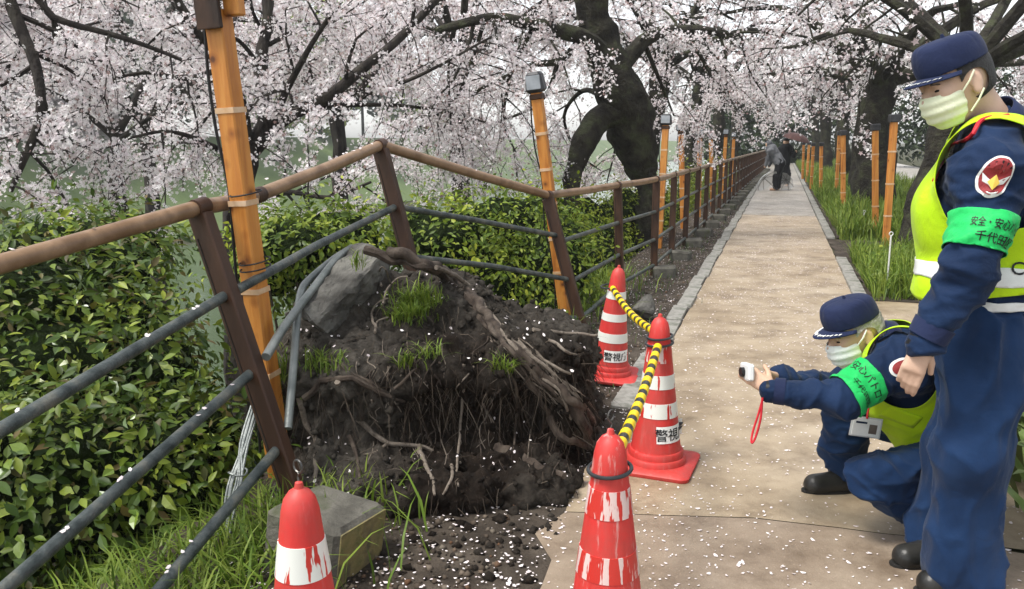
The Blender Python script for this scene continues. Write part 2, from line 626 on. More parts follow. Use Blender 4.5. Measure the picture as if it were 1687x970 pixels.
def path_mat(name, c1, c2, c3, rough, fleck=(.5, .42, .3)):
    m, N, L, B = nt(name)
    v = coord(N)
    a = noise_n(N, L, v, .9, 5, .6)
    col = ramp(N, L, a, [(.32, c1), (.5, c2), (.7, c3)])
    vo = N.new('ShaderNodeTexVoronoi'); vo.inputs['Scale'].default_value = 95
    L.new(v, vo.inputs['Vector'])
    fl = ramp(N, L, vo.outputs['Distance'], [(.12, (1, 1, 1)), (.34, (0, 0, 0))])
    n2 = noise_n(N, L, v, 60, 2)
    gate = ramp(N, L, n2, [(.5, (0, 0, 0)), (.62, (.6, .6, .6))])
    mm = N.new('ShaderNodeMath'); mm.operation = 'MULTIPLY'
    L.new(fl, mm.inputs[0]); L.new(gate, mm.inputs[1])
    col2 = mixc(N, L, mm.outputs[0], col, fleck)
    dk = ramp(N, L, noise_n(N, L, v, 3.2, 6, .7), [(.34, (.55, .51, .47)), (.47, (.86, .84, .82)), (.60, (1.06, 1.06, 1.06))])
    mul = N.new('ShaderNodeMix'); mul.data_type = 'RGBA'; mul.blend_type = 'MULTIPLY'; mul.inputs[0].default_value = 1
    L.new(col2, mul.inputs[6]); L.new(dk, mul.inputs[7])
    L.new(mul.outputs[2], B.inputs['Base Color'])
    rr = N.new('ShaderNodeMapRange'); rr.inputs[3].default_value = rough - .16; rr.inputs[4].default_value = rough + .14
    L.new(noise_n(N, L, v, 2.4, 3), rr.inputs[0]); L.new(rr.outputs[0], B.inputs['Roughness'])
    B.inputs['Specular IOR Level'].default_value = .4
    bump(N, L, B, noise_n(N, L, v, 130, 3, .6), .35, .006)
    return m
M_path_near = path_mat('path_brown', (.20, .15, .105), (.25, .195, .142), (.30, .245, .185), .46, (.42, .33, .25))
M_path_mid = path_mat('path_tan', (.262, .202, .130), (.325, .258, .175), (.385, .32, .235), .44)
M_path_far = path_mat('path_grey', (.26, .24, .205), (.31, .285, .245), (.36, .335, .29), .42)
M_lane = path_mat('lane_pale', (.33, .31, .28), (.38, .36, .33), (.42, .4, .37), .5)
M_kerb = surf('kerb_stone', (.17, .165, .145), (.27, .26, .235), 9, .75, .5, 60, c3=(.12, .125, .10))
M_joint = surf('joint_dark', (.02, .017, .014), rough=.95)

# ================================================================ ground sheet (falls away to the moat on the left)
def ground_sheet():
    us = np.concatenate([np.linspace(-120, -4, 12), np.arange(-3, 14, .16), np.arange(14.2, 40, .5), np.linspace(42, 900, 40)])
    ns = np.concatenate([np.linspace(-500, -12, 16), np.arange(-11, -2, .6), np.arange(-1.9, 6.5, .16), np.arange(6.8, 16, .5), np.linspace(17, 40, 6), np.arange(41, 62, 1.5), np.linspace(66, 700, 20)])
    U, Nn = np.meshgrid(us, ns, indexing='ij')
    X = U * PS - Nn * PC; Y = U * PC + Nn * PS
    Z = np.interp(Nn, NPX, NPZ)
    V = np.stack([X, Y, Z], -1).reshape(-1, 3)
    w = np.clip((Nn.ravel() - 1.3) / 1.2, 0, 1) * (1 - np.clip((np.abs(U.ravel()) - 40) / 20, 0, 1))
    bump_ = np.array([mnoise.fractal(Vector((p[0], p[1], 0)) * 1.3, 1.0, 2.0, 3) if q > 0 else 0 for p, q in zip(V, w)])
    V[:, 2] += bump_ * .10 * w
    V[:, 2] -= .012
    nu, nn = len(us), len(ns)
    a = (np.arange(nu - 1)[:, None] * nn + np.arange(nn - 1)[None]).ravel()
    F = np.stack([a, a + nn, a + nn + 1, a + 1], 1)[:, ::-1]
    return tag(obj_np('ground', V, F, M_ground, smooth=True), kind='structure')
ground = ground_sheet()

def flat(name, poly, z, m, kind='structure', parent=None, noise_e=0.0, thick=0.0):
    """a sheet with a slightly uneven outline; poly = list of world xy"""
    pts = []
    P = [np.asarray(p[:2], float) for p in poly]
    for i, p in enumerate(P):
        q = P[(i + 1) % len(P)]
        k = max(1, int(np.linalg.norm(q - p) / .15)) if noise_e else 1
        k = min(k, 200)
        for j in range(k):
            r = p + (q - p) * j / k
            if noise_e:
                r = r + noise_e * np.array([mnoise.noise(Vector((r[0] * 4, r[1] * 4, 3))), mnoise.noise(Vector((r[0] * 4, r[1] * 4, 9)))])
            pts.append((r[0], r[1], z))
    F = [list(range(len(pts)))]
    me = bpy.data.meshes.new(name)
    me.from_pydata(pts, [], F)
    me.materials.append(m)
    me.update()
    if me.polygons[0].normal.z < 0:
        me.flip_normals()
    o = bpy.data.objects.new(name, me)
    link(o, parent)
    if kind and parent is None: tag(o, kind=kind)
    return o

gx = lambda px, py: G(px, py)[:2]
# strip of trodden soil between kerb and fence, and under the fallen mound
flat('soil_strip', [UN(-1, 2.0), UN(-1, .2), UN(4.2, .6), UN(60, .55), UN(60, 1.5), UN(7, 1.75), UN(3, 2.1)], .002, M_dirt, noise_e=.05)
# the path, in three sheets with open joints between them
J1 = [gx(930, 846), gx(1240, 856), gx(1530, 888), gx(1700, 905)]
uJ2 = toUN(*gx(1240, 354))[0]
near_poly = [J1[0], J1[1], J1[2], UN(toUN(*J1[2])[0] - .1, -1.7), UN(-.6, -1.7), UN(-.6, .35), gx(905, 925), gx(880, 880)]
flat('path', near_poly, .006, M_path_near, noise_e=.012)
off = np.array(UN(.006, 0)[:2])
mid_poly = [J1[0] + off, gx(945, 800), gx(985, 745), gx(1060, 700), gx(1095, 640), UN(4.6, .70), UN(uJ2, .70), UN(uJ2, -.70), UN(9, -.72), gx(1405, 484), gx(1520, 500),
            UN(7.2, -3.6), UN(5.9, -3.6), UN(5.6, -1.75), UN(toUN(*J1[2])[0], -1.7), J1[2] + off, J1[1] + off]
flat('path', mid_poly, .006, M_path_mid, noise_e=.012)
flat('path', [UN(uJ2 + .03, .70), UN(62, .70), UN(62, -.70), UN(uJ2 + .03, -.70)], .006, M_path_far)
flat('soil_strip', [UN(11.2, -.72), UN(13.3, -.72), UN(13.3, -4.2), UN(11.2, -4.2)], .003, M_dirt, noise_e=.06)
flat('lane', [UN(7, -4.4), UN(80, -4.4), UN(80, -7.6), UN(7, -7.6)], .006, M_lane)

# kerb stones
kerb = thing('kerb', UN(4, .76), None, None); kerb['kind'] = 'structure'
ksm = None
u = 4.3
i = 0
while u < 22:
    c = UN(u + .29, .765 + .012 * math.sin(i * 2.1), .0)
    if ksm is None:
        mb = MB(); mb.box((0, 0, 0), (.125, .575, .12), bev=.012)
        o = mb.build('kerb_stone', M_kerb, kerb); ksm = o.data
    else:
        o = bpy.data.objects.new('kerb_stone', ksm); link(o, kerb)
    o.location = (c[0], c[1], -.032 + .008 * math.sin(i * 1.7))
    o.rotation_euler = (.01 * math.sin(i), .02 * math.cos(i * 3), -TH + .012 * math.sin(i * 5))
    u += .59; i += 1
mb = MB()
a, b = UN(u, .765), UN(62, .765)
mb.box((a + b) / 2 + np.array([0, 0, -.03]), (.125, np.linalg.norm(b - a), .12), R=rotz(-TH))
mb.build('far_kerb', M_kerb, kerb)
kerb2 = thing('kerb', UN(9, -.76), None, None); kerb2['kind'] = 'structure'
for a, b in ((UN(8.05, -.775), UN(11.3, -.775)), (UN(13.3, -.775), UN(61, -.775))):
    k = max(1, int(min(np.linalg.norm(b - a), 12) / .6))
    for j in range(k):
        p, q = a + (b - a) * (j * .6 / np.linalg.norm(b - a)), None
        c = p + (b - a) / np.linalg.norm(b - a) * .3
        o = bpy.data.objects.new('kerb_stone', ksm); link(o, kerb2)
        o.location = (c[0], c[1], -.025 + .006 * math.sin(j * 2.7)); o.rotation_euler = (0, 0, -TH + .015 * math.sin(j * 3))
    if np.linalg.norm(b - a) > 12.5:
        p = a + (b - a) * (k * .6 / np.linalg.norm(b - a)); mb = MB()
        mb.box((p + b) / 2 + np.array([0, 0, -.025]), (.125, np.linalg.norm(b - p) - .03, .12), R=rotz(-TH)); mb.build('far_kerb', M_kerb, kerb2)

# grassy slope of the opposite bank
M_bank = surf('bank_grass', (.075, .115, .035), (.11, .155, .05), .12, .9, .6, 2.0, c3=(.09, .12, .06), bdist=.2)
tag(obj_np('far_bank', np.array([UN(u, n, float(np.interp(n, NPX, NPZ)) + .08) for u in (-100, 0, 100, 200, 400, 700) for n in (45, 46, 60, 80)]),
    np.array([[a * 4 + b, a * 4 + b + 1, a * 4 + b + 5, a * 4 + b + 4] for a in range(5) for b in range(3)]), M_bank), kind='structure')
# moat water
m, N, L, B = nt('moat_water')
B.inputs['Base Color'].default_value = (.07, .10, .05, 1)
B.inputs['Roughness'].default_value = .16
bump(N, L, B, noise_n(N, L, coord(N), 1.2, 4, .6), .25, .08)
wp = [UN(-150, 12.2), UN(-150, 46), UN(700, 46), UN(700, 12.2)]
flat('moat_water', wp, -6.45, m)
# ================================================================ fence
M_post = surf('post_brown', (.034, .015, .008), (.055, .026, .014), 7, .5, .25, 40, c3=(.022, .012, .008), stretch=(1, 1, .35))
M_handrail = surf('handrail_bronze', (.16, .095, .052), (.25, .16, .095), 5, .35, .12, 50, c3=(.11, .062, .034))
M_pipe = surf('pipe_grey', (.022, .030, .030), (.06, .072, .07), 13, .34, .45, 70, c3=(.12, .12, .10))
M_pipe_bare = surf('pipe_bare', (.12, .135, .13), (.22, .235, .225), 9, .38, .3, 60, metal=.35)
M_concrete = surf('footing_concrete', (.06, .056, .046), (.115, .108, .09), 6, .9, .8, 45, c3=(.065, .07, .04), bdist=.012)
M_concrete_moss = surf('footing_mossy', (.10, .09, .05), (.20, .165, .07), 12, .9, .8, 45, c3=(.13, .13, .05))
M_petal = leafmat('petal_white', [(.80, .72, .72), (.86, .80, .79), (.74, .64, .65)], .6, .2)

fence = thing('metal_fence', UN(6, 1.4), 'brown metal railing with bronze handrail, buckled upward over the uprooted root mound', 'fence')
RAILH = [.69, .40, .13]

def post(base, top, w=.075, dep=.06, foot=None):
    base = np.asarray(base, float); top = np.asarray(top, float)
    ax = top - base; Ln = np.linalg.norm(ax)
    R = frame_to(ax, (PS, PC, 0))
    mb = MB(); mb.box((base + top) / 2, (dep, w, Ln), R, bev=.006)
    p = mb.build('post', M_post, fence)
    mb = MB(); mb.box(base + ax * .47 + R[:, 1] * (w / 2 - .018) - R[:, 0] * (dep / 2 + .0015), (.003, .004, Ln * .9), R)
    mb.build('seam', M_joint, p)
    return p, R

def pipe(pts, r, m, name='rail', n=12):
    mb = MB(); mb.tube(pts, r, n); return mb.build(name, m, fence, smooth=True)

def footing(c, size, rz=0.0, tilt=(0, 0), m=None, name='footing_block', parent=fence):
    R = rotz(rz) @ np.array(Matrix.Rotation(tilt[0], 3, 'X') @ Matrix.Rotation(tilt[1], 3, 'Y'))
    mb = MB(); mb.box(c, size, R, bev=.02)
    return mb.build(name, m or M_concrete, parent)

# posts from the near left to the far end (base, top)
tops, bases = [], []
P1t, P1b = np.array([-1.98, 1.62, .93]), np.array([-1.46, 1.52, -.05])
P2b, P2t = W(484, 812, 3.05), W(330, 352, 3.2)
P3b, P3t = W(700, 520, 4.75), W(627, 246, 4.85)
P4b, P4t = G(962, 552) + np.array([0, 0, -.02]), W(903, 327, 6.25)
bases += [P1b, P2b, P3b, P4b]; tops += [P1t, P2t, P3t, P4t]
us = [7.65, 9.0]
while us[-1] < 44: us.append(us[-1] + 1.38)
for q, u in enumerate(us):
    n = 1.40 - .0135 * u + (.10 if q == 0 else 0)
    b = UN(u, n, -.02)
    t = UN(u, n + (.05 if q == 0 else .0), 1.03)
    bases.append(b); tops.append(t)
for q, (b, t) in enumerate(zip(bases, tops)):
    w = .085 if q < 4 else .075
    post(b, t, w)
    if q >= 5:
        u, n = toUN(b[0], b[1])
        c = UN(u - .02, n - .12, .035)
        footing(c, (.24, .26, .16), -TH + .1 * math.sin(q * 3), (.04 * math.sin(q), .05 * math.cos(q * 2)))
# handrail: straight lengths with sockets, buckled over the mound
up = np.array([0, 0, .025])
hr = [t + up for t in tops]
J = W(424, 322, 3.68) + np.array([0, 0, 0.0])
segs = [(hr[0], hr[1]), (hr[1], J), (J, hr[2]), (hr[2], hr[3])] + [(hr[i], hr[i + 1]) for i in range(3, len(hr) - 1)]
for a, b in segs:
    mid = (a + b) / 2 + np.array([0, 0, -.006])
    pipe([a, mid, b], .031, M_handrail, 'handrail', 14)
for q, p in enumerate([hr[1], J, hr[2], hr[3]] + hr[4:14]):
    ax = (hr[2] - hr[1]) if q < 3 else np.array([PS, PC, 0])
    ax = ax / np.linalg.norm(ax)
    mb = MB(); mb.tube([p - ax * .035, p + ax * .035], .0365, 14); mb.build('rail_socket', M_post, fence, smooth=True)
# lower rails
def on(i, h):
    return bases[i] + (tops[i] - bases[i]) * (h / 1.0)
def drip(a, b, sag=.004):
    return [a, (a + b) / 2 + np.array([0, 0, -sag]), b]
lowr = .0185
for h in RAILH:
    for i in range(3, len(bases) - 1):
        pipe(drip(on(i, h), on(i + 1, h), 0.0), lowr * (1 if i < 14 else 1), M_pipe, 'rail', 10 if i < 10 else 6)
L1 = [on(1, .715), on(1, .44), on(1, .165)]
E1 = [W(12, 702, 2.05), W(30, 950, 1.95), W(270, 962, 2.28)]
for a, e in zip(L1, E1):
    pipe([a, (a + e) / 2, e + (e - a) * .45], .0205, M_pipe, 'rail', 12)
# right of the near post: one rail still spans, two are torn up and bent over the mound
pipe([W(390, 478, 3.17), W(520, 405, 3.9), on(2, .66)], .0195, M_pipe, 'rail')
pipe(smooth_path([W(438, 588, 3.13), W(470, 536, 3.35), W(520, 470, 3.72), W(556, 425, 4.0), W(580, 408, 4.2)]), .019, M_pipe_bare, 'bent_rail')
pipe(smooth_path([W(474, 706, 3.1), W(482, 620, 3.25), W(490, 520, 3.5), W(497, 478, 3.66), W(512, 458, 3.8), W(548, 428, 4.05), W(572, 412, 4.2)]), .0175, M_pipe_bare, 'bent_rail')
pipe([on(2, .66), W(780, 362, 5.45), on(3, .735)], .0185, M_pipe, 'rail')
pipe([W(683, 424, 4.8), W(810, 438, 5.5), on(3, .42)], .0185, M_pipe, 'rail')
pipe([W(790, 512, 5.3), W(860, 517, 5.7), on(3, .14)], .0185, M_pipe, 'rail')
# loose footing pulled out of the ground beside the near post
fb = thing('concrete_footing', W(548, 900, 2.62), 'square mossy concrete footing pulled loose beside the front left cone', 'footing')
fb_R = rotz(math.radians(-24)) @ np.array(Matrix.Rotation(.10, 3, 'Y') @ Matrix.Rotation(-.08, 3, 'X'))
fbc = np.array([W(528, 905, 2.62)[0], 2.66, .03])
mb = MB(); mb.box(fbc, (.30, .30, .36), fb_R, bev=.018); mb.build('block', M_concrete, fb)
mb = MB(); mb.box(fbc + fb_R[:, 0] * .1515, (.006, .27, .33), fb_R, bev=.002); mb.build('mossy_side', M_concrete_moss, fb)

# ================================================================ timber lamp poles
M_timber = surf('timber_orange', (.42, .17, .035), (.56, .26, .06), 3.5, .55, .25, 30, c3=(.35, .12, .022), stretch=(6, 6, .5))
m, N, L, B = nt('timber_knotty')
v = coord(N)
mp = N.new('ShaderNodeMapping'); mp.inputs['Scale'].default_value = (14, 14, .9); L.new(v, mp.inputs['Vector'])
g = ramp(N, L, noise_n(N, L, mp.outputs[0], 1.6, 6, .6), [(.3, (.33, .105, .014)), (.5, (.48, .185, .030)), (.72, (.58, .27, .06))])
vo = N.new('ShaderNodeTexVoronoi'); vo.inputs['Scale'].default_value = 9; L.new(v, vo.inputs['Vector'])
kn = ramp(N, L, vo.outputs['Distance'], [(.07, (.22, .16, .12)), (.15, (.7, .62, .55)), (.30, (1, 1, 1))])
mm = N.new('ShaderNodeMix'); mm.data_type = 'RGBA'; mm.blend_type = 'MULTIPLY'; mm.inputs[0].default_value = 1
L.new(g, mm.inputs[6]); L.new(kn, mm.inputs[7]); L.new(mm.outputs[2], B.inputs['Base Color'])
B.inputs['Roughness'].default_value = .5
bump(N, L, B, noise_n(N, L, mp.outputs[0], 3.0, 6, .7), .35, .01)
M_timber = m
M_strap = surf('plastic_strap', (.52, .33, .18), (.62, .46, .32), 20, .3)
M_cable = surf('black_cable', (.012, .012, .013), rough=.5)
M_lampbox = surf('lamp_housing', (.02, .02, .022), (.05, .05, .055), 12, .45)
M_lampglass = surf('lamp_glass', (.25, .27, .29), (.35, .37, .4), 12, .15)

def lamp_pole(base, top, w, label, lamp=True, straps=5, cable=True, rz=-TH):
    base = np.asarray(base, float); top = np.asarray(top, float)
    t = thing('timber_lamp_pole', base, label, 'lamp pole', 'timber lamp poles along the fence')
    ax = top - base; Ln = np.linalg.norm(ax); e = ax / Ln
    R = frame_to(ax, (math.cos(rz), math.sin(rz), 0))
    mb = MB(); mb.box((base + top) / 2, (w, w, Ln), R, bev=.006); mb.build('pole', M_timber, t)
    for k in range(straps):
        c = base + ax * (.22 + .72 * (k + .3) / straps)
        mb = MB(); mb.box(c, (w + .006, w + .006, .022), R); mb.build('strap', M_strap, t)
    if cable:
        pts = smooth_path([base + ax * q - R[:, 0] * (w / 2 + .012 + .014 * math.sin(q * 17)) - R[:, 1] * (w / 2 - .01) for q in np.linspace(.1, 1.0, 9)], 4)
        mb = MB(); mb.tube(pts, .0065, 6); mb.build('cable', M_cable, t, smooth=True)
    if lamp:
        c = top + e * .075
        mb = MB(); mb.box(c, (w * 1.9, w * 1.5, .15), R, bev=.02, taper=.8); hs = mb.build('lamp_housing', M_lampbox, t)
        mb = MB(); mb.box(c - R[:, 1] * (w * .75 + .002) , (w * 1.4, .012, .10), R, bev=.004); mb.build('lamp_glass', M_lampglass, hs)
        mb = MB(); mb.box(top - e * .03, (w * 1.25, w * 1.25, .04), R, bev=.006); mb.build('bracket', M_post, t)
    return t, R
pA, RA = lamp_pole(W(466, 812, 3.42), W(358, 16, 3.32), .080, 'tall orange timber pole tied to the handrail behind the near leaning post', lamp=False, straps=4)
topA = W(358, 16, 3.32)
mb = MB(); mb.box(topA + np.array([.0, -.01, -.01]) - RA[:, 1] * .052, (.11, .02, .13), RA, bev=.004); mb.build('bracket', M_post, pA)
mb = MB(); mb.box(topA + RA[:, 0] * .075 + np.array([0, 0, .03]), (.07, .05, .12), RA, bev=.006); mb.build('side_block', M_timber, pA)
mb = MB(); mb.box(topA + np.array([0, 0, .13]), (.17, .14, .18), RA, bev=.02, taper=.8); mb.build('lamp_housing', M_lampbox, pA)
# wire tie round pole and handrail
for yy in (318, 430, 441):
    c = W(405 + (yy - 318) * .13, yy, 3.33)
    mb = MB(); mb.tube([c + np.array([.062 * math.cos(a), .062 * math.sin(a), .012 * math.sin(a + 1)]) for a in np.linspace(0, 2 * math.pi, 17)], .0035, 5, cap=False)
    mb.build('wire_tie', M_cable, pA)
lamp_pole(W(934, 545, 6.45), W(884, 152, 6.3), .078, 'slanting orange timber pole behind the fence post next to the far cone')
far_px = [(1087, 405, 1097, 206), (1128, 400, 1122, 216), (1153, 390, 1153, 224), (1176, 380, 1171, 226), (1191, 372, 1196, 222), (1206, 360, 1209, 226)]
lab = ['nearest of the small row of orange lamp poles beyond the big leaning trunk', 'second orange lamp pole in the row beyond the big leaning trunk',
       'third orange lamp pole in the row beyond the big leaning trunk', 'fourth orange lamp pole in the row, close behind the fence',
       'fifth orange lamp pole in the row, nearly touching the next one', 'farthest orange lamp pole of the row along the fence']
for q, (bx, by, tx, ty) in enumerate(far_px):
    u = 10.2 + 2.1 * q
    # stands just behind the fence line: find the point on that line under the pixel column
    best = min((abs((lambda w: (w[0] / (w[1] * math.cos(PITCH) + (CH - .5) * math.sin(PITCH))) * FPX + CXP - bx)(UN(uu, 1.72 - .0135 * uu))), uu) for uu in np.arange(7, 40, .05))[1]
    b = UN(best, 1.72 - .0135 * best, -.1)
    tp = W(tx, ty, b[1])
    lamp_pole(b, tp, .085, lab[q], straps=4, cable=q < 3)
# ================================================================ uprooted root mound
m, N, L, B = nt('mound_soil')
v = coord(N)
big = noise_n(N, L, v, 2.6, 5, .6, .6)
fine = noise_n(N, L, v, 22, 6, .65)
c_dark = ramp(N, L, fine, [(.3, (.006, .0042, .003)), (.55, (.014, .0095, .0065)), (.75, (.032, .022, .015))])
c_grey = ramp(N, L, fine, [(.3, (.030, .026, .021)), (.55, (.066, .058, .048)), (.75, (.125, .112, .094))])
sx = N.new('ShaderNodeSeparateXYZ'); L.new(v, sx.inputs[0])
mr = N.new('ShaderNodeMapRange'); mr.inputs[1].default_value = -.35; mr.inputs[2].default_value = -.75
L.new(sx.outputs[0], mr.inputs[0])                    # crumbly grey soil on the moat side; greyer towards the back, darker towards the front
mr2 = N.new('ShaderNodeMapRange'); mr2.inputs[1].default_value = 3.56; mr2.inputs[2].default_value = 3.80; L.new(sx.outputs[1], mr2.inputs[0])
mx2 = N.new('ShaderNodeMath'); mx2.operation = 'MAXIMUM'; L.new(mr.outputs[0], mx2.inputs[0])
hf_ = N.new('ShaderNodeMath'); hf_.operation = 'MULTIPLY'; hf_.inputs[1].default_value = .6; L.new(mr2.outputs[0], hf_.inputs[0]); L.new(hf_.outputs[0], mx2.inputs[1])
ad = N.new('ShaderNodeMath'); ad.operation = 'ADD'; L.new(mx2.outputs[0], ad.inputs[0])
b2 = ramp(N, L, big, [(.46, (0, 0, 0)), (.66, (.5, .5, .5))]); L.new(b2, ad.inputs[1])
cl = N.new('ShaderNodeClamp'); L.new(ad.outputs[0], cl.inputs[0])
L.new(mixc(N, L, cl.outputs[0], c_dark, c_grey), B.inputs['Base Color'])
B.inputs['Roughness'].default_value = .9
B.inputs['Specular IOR Level'].default_value = .15
bump(N, L, B, noise_n(N, L, v, 45, 8, .7), 1.0, .02)
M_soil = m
M_root = surf('root_bark', (.022, .015, .011), (.055, .041, .031), 16, .85, .8, 60, c3=(.10, .08, .062), stretch=(1, 1, .5))
M_root_pale = surf('root_pale', (.10, .08, .062), (.18, .15, .12), 22, .8, .6, 80, c3=(.06, .047, .036))
M_hair_root = leafmat('root_hair', [(.02, .014, .01), (.05, .038, .028), (.11, .09, .07), (.03, .02, .014)], .9, 0, .1)
M_rock = surf('slab_stone', (.05, .047, .041), (.11, .105, .094), 6, .9, 1.0, 34, c3=(.165, .16, .14), bdist=.02)

mound = thing('root_mound', (-.25, 3.9, 0), 'dark uprooted root plate of a fallen cherry tree with torn roots and soil', 'root mound')
F_ = Field((-1.55, 2.8, -.5), (.8, 5.6, 1.15), .0145)
F_.box((-.27, 3.86, .20), (.60, .43, .37), rotz(.08), .13, k=.03)
F_.ell((-.30, 4.0, .12), (.66, .60, .52), k=.06)
F_.ell(W(700, 790, 3.3), (.42, .30, .13), k=.10)
F_.ell(W(860, 790, 3.3), (.24, .2, .10), k=.08)
F_.ell(W(575, 560, 4.1), (.30, .40, .26), k=.14)
F_.ell(W(700, 520, 4.1), (.36, .34, .24), k=.14)
F_.ell(W(545, 640, 3.75), (.22, .32, .32), k=.12)
F_.ell(W(880, 640, 4.05), (.30, .34, .30), k=.14)
F_.ell(W(930, 700, 3.95), (.19, .24, .22), k=.1)
F_.ell((-.62, 4.75, .12), (.55, .55, .45), k=.15)
F_.ell((-.32, 4.0, -.25), (.82, .75, .34), k=.15)
F_.ell((-.72, 3.35, -.12), (.34, .3, .26), k=.12)
for a, b, r in ((W(700, 690, 3.36), W(860, 690, 3.40), .155), (W(800, 740, 3.22), W(880, 735, 3.26), .12), (W(560, 690, 3.28), W(575, 740, 3.2), .07), (W(930, 745, 3.5), W(975, 735, 3.55), .07)):
    F_.cap(a, b, r, sub=True)
MV, MF = F_.mesh()
MV = relax(MV, MF, 2)
Nn = vnormals(MV, MF)
dsp = fbm(MV, 3.2, 4) * .06 + fbm(MV + 7, 9, 4) * .045 + fbm(MV + 3, 26, 3) * .020
dsp += np.abs(fbm(MV + 5, 6, 3)) * .05
MV = MV + Nn * dsp[:, None]
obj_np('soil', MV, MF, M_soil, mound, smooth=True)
MN = vnormals(MV, MF)
MB_BVH = BVHTree.FromPolygons(MV.tolist(), MF.tolist())

def hit_mound(px, py, lift=0.0, dflt=3.7):
    r = ray(px, py)
    e = r / np.linalg.norm(r)
    h, n, i, d = MB_BVH.ray_cast(Vector((0, 0, CH)), Vector(e))
    g = G(px, py)
    if h is None or (np.array(h)[1] > g[1] and g[1] > 0):
        return g + np.array([0, 0, lift]) if 2.2 < g[1] < 6 else W(px, py, dflt)
    return np.array(h) - e * lift

def root_px(px, r0, r1, m=None, lift=None, sub=5, n=7, dflt=3.7):
    P = [hit_mound(x, y, (r0 * .5 if lift is None else lift), dflt) for x, y in px]
    P = smooth_path(P, sub)
    k = len(P)
    P = [p + np.array([mnoise.noise(Vector(p * 14)), mnoise.noise(Vector(p * 14 + 5)), mnoise.noise(Vector(p * 14 + 9))]) * r0 * .9 for p in P]
    rr = [lerp(r0, r1, i / (k - 1)) * (1 + .14 * mnoise.noise(Vector(P[i] * 9)) + .12 * mnoise.noise(Vector(P[i] * 40))) for i in range(k)]
    mb = MB(); mb.tube(P, rr, n); return mb.build('root', m or M_root, mound, smooth=True)

root_px([(640, 412), (700, 432), (752, 462), (795, 512), (850, 575), (905, 625), (950, 665), (982, 705), (986, 745)], .026, .017, sub=7, n=10)
root_px([(690, 436), (740, 462), (780, 500), (830, 565), (880, 618), (925, 660), (960, 705)], .016, .010, sub=7, n=8)
root_px([(720, 440), (770, 468), (812, 520), (862, 572), (915, 618), (962, 668), (990, 715)], .012, .007, M_root_pale, sub=7, n=8)
root_px([(600, 408), (660, 430), (705, 440), (745, 462)], .024, .016, n=8)
root_px([(768, 486), (810, 545), (850, 605), (882, 640), (905, 690)], .024, .010)
root_px([(790, 505), (838, 560), (888, 615), (925, 650), (940, 690)], .012, .006, M_root_pale)
root_px([(800, 520), (860, 575), (900, 610), (948, 640)], .010, .004, M_root_pale)
root_px([(815, 540), (850, 590), (870, 625), (900, 650)], .011, .004)
root_px([(840, 560), (890, 590), (940, 615), (975, 628)], .009, .004, M_root_pale)
root_px([(556, 630), (574, 672), (602, 700), (640, 728), (690, 735), (735, 748), (758, 760)], .014, .006, M_root_pale)
root_px([(690, 735), (700, 762), (712, 790), (716, 815)], .012, .005, M_root_pale)
root_px([(735, 748), (745, 775), (738, 800), (730, 815)], .009, .004, M_root_pale)
root_px([(640, 728), (620, 745), (600, 748)], .008, .003, M_root_pale)
root_px([(764, 600), (762, 660), (757, 720), (752, 770), (755, 800)], .008, .004, M_root_pale)
root_px([(724, 596), (725, 640), (723, 672)], .008, .003)
root_px([(492, 655), (500, 690), (520, 728), (520, 765), (518, 800)], .014, .008, M_root_pale)
root_px([(500, 655), (530, 628), (575, 622), (610, 640), (640, 655), (665, 660)], .016, .008)
root_px([(560, 600), (620, 640), (668, 668), (690, 690)], .014, .005)
root_px([(820, 735), (868, 758), (925, 788)], .026, .014)
root_px([(905, 690), (930, 720), (960, 735), (985, 738)], .022, .014)
root_px([(940, 660), (960, 700), (975, 740), (985, 760)], .03, .02)
root_px([(650, 640), (690, 610), (668, 690), (655, 700)], .007, .003)
root_px([(575, 720), (590, 760), (592, 800)], .011, .005)
root_px([(830, 600), (850, 640), (850, 700), (845, 740)], .010, .004)
root_px([(880, 545), (930, 548), (985, 553)], .010, .006, M_root_pale)
root_px([(905, 560), (940, 580), (985, 600)], .008, .004, M_root_pale)
rr_ = random.Random(5)
for q in range(85):
    x = rr_.uniform(600, 930); y = rr_.uniform(545, 730)
    pts = [(x, y)]
    Lp = rr_.uniform(30, 95)
    for s in range(4):
        x += rr_.uniform(-13, 13); y += Lp / 4
        pts.append((x, y))
    r0 = rr_.uniform(.0016, .0048)
    root_px(pts, r0, r0 * .4, M_root_pale if rr_.random() < .45 else M_root, n=5, sub=3)
for q in range(70):                                    # fine fibres combed down the right flank
    x = rr_.uniform(800, 930); y = 520 + (x - 790) * .75 + rr_.uniform(-15, 40)
    pts = [(x + t * 22 + rr_.uniform(-7, 7), y + t * 24 + rr_.uniform(-4, 4)) for t in range(4)]
    root_px(pts, rr_.uniform(.002, .0045), .0015, M_root_pale if rr_.random() < .6 else M_root, n=5, sub=3)
# looping thin roots beside the grass tuft
for c in [[(632, 500), (636, 478), (655, 460), (672, 456)], [(620, 540), (612, 520), (622, 500), (640, 492)], [(618, 548), (622, 530), (640, 522)], [(628, 470), (622, 455), (632, 440), (645, 470)]]:
    root_px(c, .0065, .004, M_root_pale, lift=.05, n=6)

